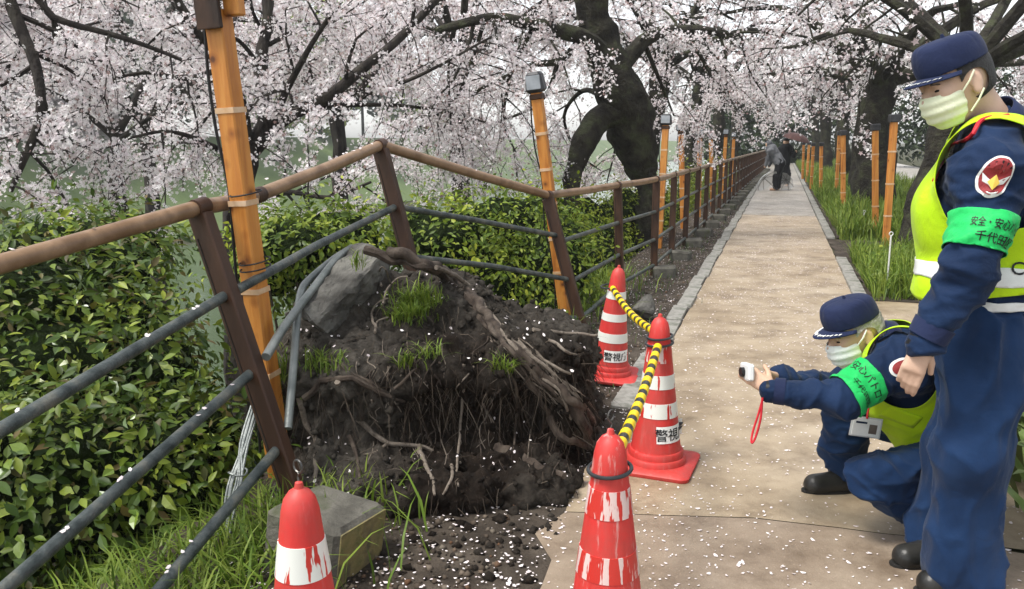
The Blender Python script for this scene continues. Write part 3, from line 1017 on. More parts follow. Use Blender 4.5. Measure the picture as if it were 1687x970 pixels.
# ---- tilted slab lifted on the moat side
import bmesh
def hull_rock(name, pts, mat, parent=None, sub=4, amp=.018, seed=0):
    bm = bmesh.new()
    vs = [bm.verts.new(tuple(map(float, p))) for p in pts]
    r = bmesh.ops.convex_hull(bm, input=vs)
    bmesh.ops.delete(bm, geom=list({e for e in r['geom_interior'] if isinstance(e, bmesh.types.BMVert)}), context='VERTS')
    bmesh.ops.triangulate(bm, faces=bm.faces[:])
    bmesh.ops.bevel(bm, geom=bm.edges[:], offset=.012, segments=1, affect='EDGES', clamp_overlap=True)
    bmesh.ops.triangulate(bm, faces=bm.faces[:])
    for _ in range(sub):
        big = [e for e in bm.edges if e.calc_length() > .03]
        if not big: break
        bmesh.ops.subdivide_edges(bm, edges=big, cuts=1)
        bmesh.ops.triangulate(bm, faces=bm.faces[:])
    bm.normal_update()
    for v_ in bm.verts:
        p = v_.co + Vector((seed, 0, 0))
        v_.co += v_.normal * (mnoise.fractal(p * 7, 1, 2, 4) * amp + mnoise.fractal(p * 26, 1, 2, 3) * amp * .35)
    me = bpy.data.meshes.new(name); bm.to_mesh(me); bm.free()
    me.materials.append(mat)
    o = bpy.data.objects.new(name, me)
    return link(o, parent)
sp = [W(576, 408, 4.02), W(606, 402, 4.06), W(634, 416, 3.96), W(514, 536, 3.46), W(496, 508, 3.58), W(650, 476, 4.12), W(580, 548, 3.86), W(540, 552, 3.62),
      W(600, 404, 4.45), W(642, 440, 4.45), W(506, 505, 4.0)]
slab = hull_rock('stone_slab', sp, M_rock, amp=.022)
tag(slab, 'grey angular stone slab tilted up on top of the root mound', 'stone')
for i, (px, py, d, s, lb) in enumerate([(930, 705, 3.72, .085, 'flat grey stone wedged at the right foot of the root mound'), (1063, 508, 6.6, .11, 'small rounded stone in front of the first footing block'), (600, 560, 3.66, .05, 'small soil covered stone under the tilted slab')]):
    c = W(px, py, d); r_ = random.Random(i)
    pts = [c + s * np.array([r_.gauss(0, .7), r_.gauss(0, .6), r_.gauss(0, .55)]) for _ in range(18)]
    tag(hull_rock('loose_stone', pts, M_rock, amp=.012, seed=i), lb, 'stone')

# ---- grass, weeds and petals on the mound
M_grass = leafmat('grass_blade', [(.07, .13, .014), (.13, .21, .022), (.22, .28, .045), (.10, .16, .018)], .5, .35)
M_grass_dark = leafmat('grass_dark', [(.03, .06, .014), (.055, .095, .02), (.09, .13, .03)], .5, .3)
gp = []
r_ = np.random.default_rng(4)
for (cx, cy, sx_, sy_, k) in ((688, 505, 34, 17, 420), (668, 525, 26, 10, 200), (672, 605, 22, 8, 70), (700, 590, 30, 8, 40), (530, 605, 40, 14, 110), (830, 612, 20, 10, 70), (590, 440, 14, 8, 30), (470, 640, 16, 40, 120)):
    for _ in range(k):
        gp.append(hit_mound(cx + r_.normal(0, sx_ * .55), cy + r_.normal(0, sy_ * .6)))
gv, gf = blades(np.array(gp), .085, .0055, .8, r_)
tag(obj_np('grass_tufts', gv, gf, M_grass, mound), kind='stuff')
up_ = np.where((MN[:, 2] > .45))[0]
sel = r_.choice(up_, 420)
pp = MV[sel] + MN[sel] * .006
x, y, z = rand_frames(MN[sel], .35, r_)
pv, pf = stamp(PETAL_V, PETAL_F, pp, x, y, z, r_.uniform(.010, .02, len(sel)))
tag(obj_np('fallen_petals', pv, pf, M_petal, mound), kind='stuff')
# crumbs, grit and torn root hairs all over the soil
CL_V = [(-.5, -.4, 0), (.45, -.5, .1), (.5, .4, 0), (-.4, .5, .05), (.05, 0, .5), (0, 0, -.4)]
CL_F = [(0, 1, 4), (1, 2, 4), (2, 3, 4), (3, 0, 4), (1, 0, 5), (2, 1, 5), (3, 2, 5), (0, 3, 5)]
sel = r_.choice(len(MV), 5200)
x, y, z = rand_frames(MN[sel], .5, r_)
cv, cf = stamp(CL_V, CL_F, MV[sel] + MN[sel] * .002, x, y, z, r_.uniform(.1, 1, len(sel)) ** 3 * .038 + .005)
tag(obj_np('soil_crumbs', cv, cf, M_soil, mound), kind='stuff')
fr_ = np.where((MN[:, 1] < .2) & (MV[:, 2] > .02))[0]
sel = r_.choice(fr_, 5200)
hv_, hf_ = [], []
for s_ in sel:
    p = MV[s_]; d_ = MN[s_] * .35 + r_.normal(0, .42, 3) + np.array([0, 0, -.55]); L_ = r_.uniform(.02, .17); sd_ = np.cross(d_, r_.normal(0, 1, 3)); sd_ /= np.linalg.norm(sd_) + 1e-9
    b0 = len(hv_)
    for q in (0, .35, .7, 1.0):
        c_ = p + d_ * L_ * q + np.array([0, 0, -.6 * L_ * q * q]) + r_.normal(0, .004, 3); w_ = .0015 * (1.1 - q)
        hv_ += [c_ - sd_ * w_, c_ + sd_ * w_]
    for q in range(3): hf_.append([b0 + 2 * q, b0 + 2 * q + 1, b0 + 2 * q + 3, b0 + 2 * q + 2])
tag(obj_np('root_hairs', np.array(hv_), np.array(hf_), M_hair_root, mound), kind='stuff')
# clods and crumbs at the foot of the plate
cl_p = []
for _ in range(260):
    g = G(r_.uniform(520, 985), r_.uniform(775, 960))
    if toUN(g[0], g[1])[1] > .72: cl_p.append(g + np.array([0, 0, .004]))
cl_p = np.array(cl_p)
CL_V = [(-.5, -.4, 0), (.45, -.5, .1), (.5, .4, 0), (-.4, .5, .05), (.05, 0, .5), (0, 0, -.4)]
CL_F = [(0, 1, 4), (1, 2, 4), (2, 3, 4), (3, 0, 4), (1, 0, 5), (2, 1, 5), (3, 2, 5), (0, 3, 5)]
x, y, z = rand_frames(np.tile([0, 0, 1.0], (len(cl_p), 1)), .4, r_)
cv, cf = stamp(CL_V, CL_F, cl_p, x, y, z, r_.uniform(.1, 1, len(cl_p)) ** 2.5 * .05 + .006)
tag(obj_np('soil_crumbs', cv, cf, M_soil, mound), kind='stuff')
# ================================================================ traffic cones and bars
def cone_red(name, worn):
    m, N, L, B = nt(name)
    v = coord(N)
    mp = N.new('ShaderNodeMapping'); mp.inputs['Scale'].default_value = (30, 30, 3.2); L.new(v, mp.inputs['Vector'])
    a = noise_n(N, L, mp.outputs[0], 1.0, 4, .6)
    col = ramp(N, L, a, [(.3, (.47, .020, .017)), (.52, (.54, .028, .024)), (.75, (.50, .045, .038))])
    wr = ramp(N, L, noise_n(N, L, mp.outputs[0], 1.4, 5, .65), [(.56, (0, 0, 0)), (.66, (worn, worn, worn))])
    c2_ = mixc(N, L, wr, col, (.58, .33, .30))
    gr = ramp(N, L, noise_n(N, L, v, 7, 6, .7), [(.40, (0, 0, 0)), (.70, (.45, .45, .45))])
    L.new(mixc(N, L, gr, c2_, (.20, .07, .05)), B.inputs['Base Color'])
    B.inputs['Roughness'].default_value = .55
    bump(N, L, B, noise_n(N, L, v, 30, 4), .12, .006)
    return m
M_cr = cone_red('cone_red', .12)
M_cr_worn = cone_red('cone_red_worn', .75)
def band_mat(name, thr, base=(.66, .67, .62)):
    m, N, L, B = nt(name)
    v = coord(N)
    mp = N.new('ShaderNodeMapping'); mp.inputs['Scale'].default_value = (34, 34, 3.0); L.new(v, mp.inputs['Vector'])
    wr = ramp(N, L, noise_n(N, L, mp.outputs[0], 1.0, 4, .6), [(thr, (0, 0, 0)), (thr + .02, (1, 1, 1))])
    L.new(mixc(N, L, wr, base, (.47, .03, .022)), B.inputs['Base Color'])
    B.inputs['Roughness'].default_value = .35
    return m
M_band = band_mat('band_white', .78)
M_band_worn = band_mat('band_white_painted_over', .60)
M_band_bad = band_mat('band_white_nearly_gone', .47, (.60, .46, .43))
M_white = surf('label_white', (.78, .79, .76), (.7, .71, .68), 30, .45)
M_ink = surf('ink_black', (.01, .01, .012), rough=.5)
M_wire = surf('steel_wire', (.06, .06, .06), (.14, .13, .12), 30, .35, metal=.6)
M_yellow = surf('bar_yellow', (.80, .56, .012), (.74, .5, .01), 20, .38)
M_black = surf('bar_black', (.014, .016, .018), (.03, .035, .038), 20, .32)

CONE = [(.120, .045), (.1175, .06), (.110, .10), (.0635, .47), (.0525, .555), (.0465, .605), (.043, .635), (.036, .662), (.024, .679), (.011, .687), (.0085, .70), (0.0, .704)]
CZ = [p[1] for p in CONE]; CR = [p[0] for p in CONE]
def crad(z): return float(np.interp(z, CZ, CR))

def make_cone(loc, label, bands, body_m, label_spec=None, eye=False, tilt=(0, 0), rz=0.0, band_m=None, wire_ring=None, wtop=None):
    t = thing('traffic_cone', (loc[0], loc[1], loc[2]), label, 'traffic cone', 'red traffic cones round the uprooted tree')
    M = Matrix.Translation(Vector(loc)) @ Matrix.Rotation(tilt[0], 4, 'X') @ Matrix.Rotation(tilt[1], 4, 'Y') @ Matrix.Rotation(rz, 4, 'Z')
    mb = MB(); mb.lathe(CONE, 36, M)
    body = mb.build('cone_body', body_m, t, smooth=True)
    # stepped skirt and rounded square base plate
    mb = MB(); mb.lathe([(.137, .018), (.137, .046), (.131, .055), (.124, .057), (.124, .078), (.119, .086), (.112, .087)], 36, M)
    mb.build('skirt', body_m, t, smooth=True)
    mb = MB()
    ring = []
    hw, rc = .178, .035
    for cx, cy, a0 in ((hw - rc, hw - rc, 0), (-hw + rc, hw - rc, 90), (-hw + rc, -hw + rc, 180), (hw - rc, -hw + rc, 270)):
        for k in range(6):
            a = math.radians(a0 + 18 * k); ring.append((cx + rc * math.cos(a), cy + rc * math.sin(a)))
    lv = [(.985, 0.0), (1, .006), (1, .016), (.97, .022), (.72, .030)]
    V, F = [], []
    nr = len(ring)
    for k, z in lv:
        V += [np.asarray(M @ Vector((x * k, y * k, z))) for x, y in ring]
    for j in range(len(lv) - 1):
        for i in range(nr):
            F.append((j * nr + i, j * nr + (i + 1) % nr, (j + 1) * nr + (i + 1) % nr, (j + 1) * nr + i))
    F.append(tuple(range(nr - 1, -1, -1))); F.append(tuple(range((len(lv) - 1) * nr, len(lv) * nr)))
    mb.add(V, F); mb.build('base_plate', body_m, t, smooth=True)
    for (z0, z1), bm in zip(bands, band_m):
        zs = np.linspace(z0, z1, 4)
        mb = MB(); mb.lathe([(crad(z0) - .002, z0 - .0005)] + [(crad(z) + .0018, z) for z in zs] + [(crad(z1) - .002, z1 + .0005)], 36, M)
        mb.build('white_band', bm, t, smooth=True)
    if label_spec:
        z, w, h, txt, tsz, yaw, xo = label_spec
        me = body.data
        bvh = BVHTree.FromPolygons([v.co[:] for v in me.vertices], [list(p.vertices) for p in me.polygons])
        c = np.asarray(M @ Vector((0, 0, z)))
        R = np.array(M.to_3x3()) @ np.array(Matrix.Rotation(-rz, 3, 'Z'))
        U = R @ np.array([math.cos(yaw), math.sin(yaw), 0]); Vv = R @ np.array([0, 0, 1.0])
        V, F = grid_patch(w, h, 14, 4); V[:, 0] += xo
        P, F = project(V, F, c, U, Vv, bvh, .0022)
        lp = obj_np('label_plate', P, F, M_white, t)
        V, F = text_mesh(txt, tsz, .012); V = V.copy(); V[:, 0] *= 1.0; V[:, 0] += xo; V[:, 1] -= .08 * tsz
        P, F = project(V, F, c, U, Vv, bvh, .0040)
        obj_np('lettering', P, F, M_ink, lp)
    if eye:
        mb = MB()
        pts = [M @ Vector((0, 0, .70)), M @ Vector((.004, 0, .712)), M @ Vector((-.003, 0, .722))]
        pts += [M @ Vector((.0145 * math.sin(a), .004 * math.sin(a), .738 - .0145 * math.cos(a))) for a in np.linspace(0, 2 * math.pi, 14)]
        mb.tube([np.array(p) for p in pts], .0024, 6); mb.build('eye_ring', M_wire, t, smooth=True)
    return t, M

c0 = np.array([W(492, 792, 1.73)[0], 1.73, 0.0])
c3 = np.array([W(1006, 712, 2.06)[0], 2.06, 0.006])
c2 = np.array([W(1084, 520, 3.53)[0] + .01, 3.53, 0.006])
c1 = np.array([W(1003, 620, 4.92)[0], 4.92, 0.022])
make_cone(c0, 'red cone at the bottom left in front of the loose concrete footing', [(.485, .565), (.30, .38)], M_cr, eye=True, band_m=[M_band_worn, M_band], rz=2.2)
make_cone(c3, 'scuffed red cone at the bottom centre with its white bands worn off', [(.47, .545), (.30, .37)], M_cr_worn, eye=True, band_m=[M_band_bad, M_band_bad], rz=.6)
make_cone(c2, 'red cone on the path edge between the two ends of the striped barrier', [(.49, .57), (.375, .435), (.245, .31)], M_cr,
          (.175, .16, .075, '警視庁', .058, math.radians(12), .042), band_m=[M_band_bad, M_band_worn, M_band_worn], rz=math.radians(-22))
make_cone(c1, 'farthest red cone, tilted, standing on soil by the leaning fence post', [(.50, .545), (.365, .41), (.235, .29)], M_cr,
          (.155, .15, .07, '警視庁', .052, math.radians(4), .015), band_m=[M_band, M_band, M_band], tilt=(math.radians(3), math.radians(3.5)), rz=math.radians(-12))

def cone_bar(a, b, ca, cb, za, zb, label, nst):
    a = np.asarray(a, float); b = np.asarray(b, float)
    t = thing('cone_bar', (a + b) / 2, label, 'cone bar', 'striped bars between the cones')
    d = (b - a); Ln = np.linalg.norm(d); e = d / Ln
    k = nst
    for i in range(k):
        p, q = a + d * (i / k), a + d * ((i + 1) / k)
        sag = lambda s: np.array([0, 0, -.035 * math.sin(math.pi * s)])
        yel = i % 2 == 0
        r = .0185 if yel else .0168
        mb = MB(); mb.tube([p + sag(i / k), (p + q) / 2 + sag((i + .5) / k), q + sag((i + 1) / k)], r, 14)
        mb.build('stripe', M_yellow if yel else M_black, t, smooth=True)
    for c, z, end in ((ca, za, a), (cb, zb, b)):
        r = crad(z) + .009
        ctr = np.array([c[0], c[1], c[2] + z])
        mb = MB(); mb.tube([ctr + np.array([r * math.cos(w), r * math.sin(w), .006 * math.sin(w + 1)]) for w in np.linspace(0, 2 * math.pi, 25)], .0055, 8, cap=False)
        mb.build('end_ring', M_black, t, smooth=True)
        o = end - ctr; o[2] = 0; o /= np.linalg.norm(o)
        mb = MB(); mb.tube([ctr + o * r, end + np.array([0, 0, 0])], .009, 8); mb.build('end_link', M_black, t, smooth=True)
def bar_ends(ca, cb, za, zb):
    A = np.array([ca[0], ca[1], ca[2] + za]); Bq = np.array([cb[0], cb[1], cb[2] + zb])
    e = (Bq - A); e[2] = 0; e /= np.linalg.norm(e)
    return A + e * (crad(za) + .03), Bq - e * (crad(zb) + .03)
a, b = bar_ends(c1, c2, .565, .60)
cone_bar(a, b, c1, c2, .565, .60, 'yellow and black striped bar from the farthest cone to the middle cone', 24)
a, b = bar_ends(c2, c3, .57, .59)
cone_bar(a, b, c2, c3, .57, .59, 'yellow and black striped bar from the middle cone to the scuffed front cone', 25)
# ================================================================ people
def cloth(name, c, c2, rough=.75, bs=160):
    m, N, L, B = nt(name)
    v = coord(N)
    L.new(ramp(N, L, noise_n(N, L, v, 6, 4), [(.35, c), (.65, c2)]), B.inputs['Base Color'])
    B.inputs['Roughness'].default_value = rough
    B.inputs['Sheen Weight'].default_value = .06
    B.inputs['Specular IOR Level'].default_value = .12
    a = noise_n(N, L, v, bs, 2); b = noise_n(N, L, v, 11, 3, .5, .8)
    ad = N.new('ShaderNodeMath'); ad.operation = 'MULTIPLY_ADD'; ad.inputs[1].default_value = .12
    L.new(a, ad.inputs[0]); L.new(b, ad.inputs[2])
    bump(N, L, B, ad.outputs[0], .55, .012)
    return m
M_navy = cloth('uniform_navy', (.005, .015, .044), (.009, .024, .066))
M_navy2 = cloth('trouser_navy', (.006, .021, .062), (.011, .033, .090))
M_navy_dark = cloth('cap_navy', (.011, .017, .048), (.017, .025, .066), .8)
M_vest = cloth('vest_yellow', (.38, .60, .008), (.46, .68, .014), .55)
M_green = cloth('armband_green', (.012, .38, .085), (.02, .46, .11), .5)
M_reflect = surf('reflective_band', (.62, .64, .62), (.74, .75, .73), 14, .35)
M_red = surf('red_piping', (.50, .015, .03), (.58, .03, .04), 20, .5)
M_skin = surf('skin', (.50, .315, .215), (.56, .365, .255), 14, .55, .12, 90)
M_skin2 = surf('hand_skin', (.50, .33, .24), (.57, .39, .29), 14, .5, .12, 90)
M_hair = surf('hair_grey', (.30, .28, .25), (.46, .44, .41), 60, .6, .6, 140, stretch=(1, 1, 3))
M_hair_dark = surf('hair_dark', (.012, .011, .010), (.03, .028, .026), 60, .5, .5, 140)
M_mask = cloth('mask_white', (.72, .74, .70), (.80, .81, .78), .8)
M_mask_y = cloth('mask_cream', (.68, .71, .50), (.74, .77, .56), .8)
M_shoe = surf('shoe_leather', (.012, .012, .011), (.03, .029, .026), 9, .35, .2, 50)
M_sole = surf('shoe_sole', (.02, .019, .017), rough=.8)
M_dark = surf('dark_plastic', (.012, .012, .013), rough=.35)
M_camwhite = surf('camera_white', (.66, .67, .66), (.72, .73, .72), 20, .3)
M_gold = surf('gold_thread', (.62, .42, .06), (.7, .5, .1), 20, .45)
M_crest = surf('crest_maroon', (.20, .02, .025), (.28, .03, .03), 20, .6)
M_eye = surf('eye_dark', (.015, .01, .008), rough=.2)
M_lip = surf('brow', (.10, .075, .06), (.16, .13, .11), 30, .7)

def bounds(pts, pad):
    P = np.array(pts); return P.min(0) - pad, P.max(0) + pad

def cloth_obj(name, F, mat, parent, amp=.006, sc=9, it=2, iso=0.0, seed=0, zmin=None, an=(1, 1, 1)):
    V, Q = F.mesh(iso)
    V = relax(V, Q, it)
    N_ = vnormals(V, Q)
    a = np.array(an)
    V = V + N_ * (fbm(V * a + seed, sc, 3) * amp * .5 + (1 - np.clip(np.abs(fbm(V * a + seed + 11, sc * .6, 2)) * 1.6, 0, 1)) ** 3 * amp * .75 + (1 - np.clip(np.abs(fbm(V * a + seed + 31, sc * 1.1, 2)) * 2.0, 0, 1)) ** 3 * amp * .35 - amp * .3)[:, None]
    if zmin is not None: V[:, 2] = np.maximum(V[:, 2], zmin)
    return obj_np(name, V, Q, mat, parent, smooth=True), V, Q

def shell_obj(name, V, Q, fv, off, mat, parent, thick=.003):
    N_ = vnormals(V, Q)
    V2, Q2 = clip_mesh(V + N_ * off, Q, fv)
    o = obj_np(name, V2, Q2, mat, parent, smooth=True)
    md = o.modifiers.new('thickness', 'SOLIDIFY'); md.thickness = thick; md.offset = 1
    return o, V2, Q2

def seg_dist(P, a, b):
    a = np.asarray(a); b = np.asarray(b); ab = b - a
    t = np.clip(((P - a) @ ab) / (ab @ ab), 0, 1)
    return np.linalg.norm(P - a - t[:, None] * ab, axis=1), t
def seg_t(P, a, b):
    ab = np.asarray(b) - np.asarray(a); return ((P - np.asarray(a)) @ ab) / (ab @ ab)

def head_shapes(F, c, f, u, l, k=.025, s=1.0):
    """c centre, f facing, u up, l towards the person's left"""
    R = np.column_stack([f, l, u])
    g = lambda a, b, d: c + (f * a + l * b + u * d) * s
    F.ell(g(-.012, 0, .025), np.array([.098, .077, .098]) * s, R, k)
    F.ell(g(.022, 0, -.035), np.array([.070, .060, .085]) * s, R, k)
    F.ell(g(.045, 0, -.085), np.array([.038, .038, .032]) * s, R, k)          # chin
    F.cap(g(.082, 0, .018), g(.108, 0, -.022), .010 * s, .015 * s, .018)       # nose
    F.cap(g(.078, -.03, .03), g(.078, .03, .03), .014 * s, .014 * s, .02)      # brow
    for q in (-1, 1):
        F.ell(g(.062, q * .038, -.012), np.array([.026, .022, .024]) * s, R, .02)   # cheek
        F.ell(g(-.012, q * .078, -.010), np.array([.020, .009, .034]) * s, R, .006)  # ear
        F.ell(g(-.006, q * .080, -.034), np.array([.011, .008, .014]) * s, R, .006)
    return g

def hand(F, wrist, palm_dir, normal, lengths, curl, spread=.018, thumb=None, k=.006, s=1.0):
    """palm and five fingers; normal points out of the back of the hand"""
    d = np.asarray(palm_dir, float); d /= np.linalg.norm(d)
    n = np.asarray(normal, float); n -= d * (n @ d); n /= np.linalg.norm(n)
    sd = np.cross(d, n)
    w = np.asarray(wrist, float)
    for q in (-1.2, -.4, .4, 1.2):
        F.cap(w + sd * q * .012 * s, w + d * .085 * s + sd * q * spread * s, .014 * s, .0125 * s, .012)
    for i, q in enumerate((-1.5, -.5, .5, 1.5)):
        p = w + d * .085 * s + sd * q * spread * .95 * s
        dd = d.copy(); nn = n.copy()
        for j, Lf in enumerate((.042, .027, .021)):
            a = curl[i] * (1.0 if j == 0 else 1.15)
            dd, nn = dd * math.cos(a) - nn * math.sin(a), nn * math.cos(a) + dd * math.sin(a)
            e = p + dd * Lf * lengths[i] * s
            F.cap(p, e, (.0098 - .0009 * j) * s, (.0092 - .0011 * j) * s, k)
            p = e
    t0 = w + d * .022 * s + sd * (-1.6 if thumb is None else thumb[0]) * .014 * s - n * .006 * s
    tdir = (d * .75 + sd * (-.6 if thumb is None else thumb[1]) - n * .45); tdir /= np.linalg.norm(tdir)
    p1 = t0 + tdir * .045 * s
    t2 = tdir * .8 + d * .5 - n * .25; t2 /= np.linalg.norm(t2)
    p2 = p1 + t2 * .034 * s
    F.cap(t0, p1, .014 * s, .011 * s, .01); F.cap(p1, p2, .0105 * s, .0085 * s, .005)

def shoe(parent, heel, toe, ground, mat=M_shoe, up=None):
    h = np.asarray(heel, float); t = np.asarray(toe, float)
    d = t - h; Ln = np.linalg.norm(d); e = d / Ln
    F = Field(np.minimum(h, t) - .09, np.maximum(h, t) + .14, .006)
    F.cap(h + e * .045 + np.array([0, 0, .04]), h + e * .06 + np.array([0, 0, .085]), .042, .044, .03)
    F.cap(h + e * .04 + np.array([0, 0, .038]), h + e * (Ln - .055) + np.array([0, 0, .034]), .038, .044, .02)
    F.cap(h + e * .10 + np.array([0, 0, .065]), h + e * (Ln - .06) + np.array([0, 0, .036]), .038, .03, .03)
    V, Q = F.mesh(); V = relax(V, Q, 1)
    zg = h[2] + (t[2] - h[2]) * np.clip(((V - h) @ e) / Ln, 0, 1)
    V[:, 2] = np.maximum(V[:, 2], zg + .014)
    o = obj_np('shoe', V, Q, mat, parent, smooth=True)
    # sole
    ring = []
    for a in np.linspace(0, 2 * math.pi, 22, endpoint=False):
        q = .5 + .5 * math.cos(a); w = .043 * abs(math.sin(a)) ** .8 * (1 if q > .4 else .85) * (1 if math.sin(a) > 0 else -1)
        ring.append((q, w))
    sd = np.array([-e[1], e[0], 0])
    Vs = [h + d * q + sd * w + np.array([0, 0, z]) for z in (0.0, .016) for q, w in ring]
    n = len(ring)
    Fs = [tuple(range(n - 1, -1, -1)), tuple(range(n, 2 * n))] + [(i, (i + 1) % n, n + (i + 1) % n, n + i) for i in range(n)]
    mb = MB(); mb.add(Vs, Fs); mb.build('sole', M_sole, o)
    for k in range(3):
        c = h + e * (.13 + .028 * k) + np.array([0, 0, .098 - .009 * k])
        mb = MB(); mb.tube([c - sd * .03 - np.array([0, 0, .012]), c, c + sd * .03 - np.array([0, 0, .012])], .003, 5); mb.build('lace', M_sole, o)
    return o

def cap_hat(parent, g, f, u, l, tilt=0.0, emblem=True, s=1.0):
    R = np.column_stack([f, l, u])
    c = g(-.010, 0, .062)
    F = Field(c - .2, c + .2, .006)
    F.ell(c, (.104, .087, .118), R, 0)
    F.ell(c + u * .030 + f * .022, (.080, .072, .078), R, .03)
    V, Q = F.mesh(); V = relax(V, Q, 1)
    lu = (V - c) @ u; lf = (V - c) @ f
    top = .082 + .12 * lf                                   # flattened crown, higher at the front panel
    over = np.maximum(lu - top + .03, 0)
    V = V - u * (over - .03 * (1 - np.exp(-over / .03)))[:, None]
    an_ = np.arctan2((V - c) @ l, lf)
    seam = np.exp(-(np.abs(((an_ / (math.pi / 3)) + .5) % 1 - .5) * 18) ** 2) * np.clip(lu / .05, 0, 1)
    V = V - vnormals(V, Q) * (seam * .0022)[:, None]
    lu = (V - c) @ u; lf = (V - c) @ f
    fv = lu - (-.012 + .10 * lf * 0)
    V2, Q2 = clip_mesh(V, Q, fv)
    o = obj_np('cap', V2, Q2, M_navy_dark, parent, smooth=True)
    md = o.modifiers.new('thickness', 'SOLIDIFY'); md.thickness = .003
    # visor
    Vb, Fb = [], []
    K, J = 18, 5
    for j in range(J + 1):
        q = j / J
        for i in range(K + 1):
            a = math.radians(-72 + 144 * i / K)
            ext = 1 + q * (.62 * math.cos(a) ** .7)
            x_, y_ = .100 * math.cos(a) * ext, .084 * math.sin(a) * (1 + .10 * q)
            z_ = -.010 - .006 * q - 2.2 * y_ * y_
            Vb.append(c + f * x_ + l * y_ + u * z_)
    for j in range(J):
        for i in range(K):
            a0 = j * (K + 1) + i
            Fb.append((a0, a0 + 1, a0 + K + 2, a0 + K + 1))
    mb = MB(); mb.add(Vb, Fb); vz = mb.build('visor', M_navy_dark, parent, smooth=True)
    md = vz.modifiers.new('thickness', 'SOLIDIFY'); md.thickness = .004
    mb = MB(); mb.tube([c + u * q for q in (.072, .090)], [.009, .004], 10); mb.build('button', M_navy_dark, o, smooth=True)
    if emblem:
        # white leaf embroidery along the visor edge
        for sgn in (-1, 1):
            for i in range(7):
                a = math.radians(sgn * (6 + 7.0 * i)); q = .72
                ext = 1 + q * (.62 * math.cos(a) ** .7)
                y_ = .084 * math.sin(a) * (1 + .10 * q)
                p = c + f * .100 * math.cos(a) * ext + l * y_ + u * (-.010 - .006 * q - 2.2 * y_ * y_ + .006)
                fr = np.column_stack([l, f, u]) @ rotz(sgn * .8 * (1 if i % 2 else -.3))
                V3 = [p + .017 * (fr @ np.array(b)) for b in [(0, -.6, 0), (.32, 0, .06), (0, .6, 0), (-.32, 0, .06)]]
                mb = MB(); mb.add(V3, [(0, 1, 2, 3)]); mb.build('leaf_embroidery', M_reflect, vz)
    return o

def face_bits(parent, g, f, u, l, s=1.0):
    for q in (-1, 1):
        F = Field(g(.084, q * .032, .008) - .03, g(.084, q * .032, .008) + .03, .003)
        R = np.column_stack([f, l, u])
        F.ell(g(.0815, q * .032, .008), (.008, .014, .006), R, 0)
        V, Q = F.mesh(); obj_np('eye', V, Q, M_eye, parent, smooth=True)
        mb = MB(); mb.tube([g(.089, q * .014, .026), g(.090, q * .032, .031), g(.078, q * .052, .025)], [.003, .0042, .002], 6); mb.build('eyebrow', M_lip, parent, smooth=True)
    mb = MB(); mb.tube([g(.083, -.022, -.062), g(.090, 0, -.060), g(.083, .022, -.062)], [.002, .005, .002], 6); mb.build('mouth', M_lip, parent, smooth=True)

def mask_on(parent, c, g, f, u, l, mat, dropped=0.0, sides=(1,)):
    R = np.column_stack([f, l, u])
    F = Field(c - .22, c + .22, .006)
    F.ell(g(.030, 0, -.040 - dropped), (.078, .070, .082), R, .02)
    F.ell(g(.070, 0, -.045 - dropped), (.050, .045, .062), R, .04)
    V, Q = F.mesh(); V = relax(V, Q, 2)
    lf, ll, lu = (V - c) @ f, (V - c) @ l, (V - c) @ u + dropped
    fv = np.minimum.reduce([lf - (.030 + .25 * np.clip(np.abs(lu + .05) - .02, 0, 1)), lu + .112, (-.004 + .12 * (lf - .09)) - lu])
    V2, Q2 = clip_mesh(V, Q, fv)
    N_ = vnormals(V2, Q2)
    crease = np.sin(((V2 - c) @ u) * 210) * .0022
    V2 = V2 + N_ * crease[:, None]
    o = obj_np('face_mask', V2, Q2, mat, parent, smooth=True)
    md = o.modifiers.new('thickness', 'SOLIDIFY'); md.thickness = .0025
    for q in sides:
        if dropped == 0:
            for a, b in (((.036, q * .074, -.020), (-.010, q * .088, .026)), ((.030, q * .072, -.085), (-.020, q * .088, -.036))):
                mb = MB(); mb.tube([g(*a), (g(*a) + g(*b)) / 2 + l * q * .006, g(*b)], .0028, 6); mb.build('ear_loop', mat, o, smooth=True)
    return o

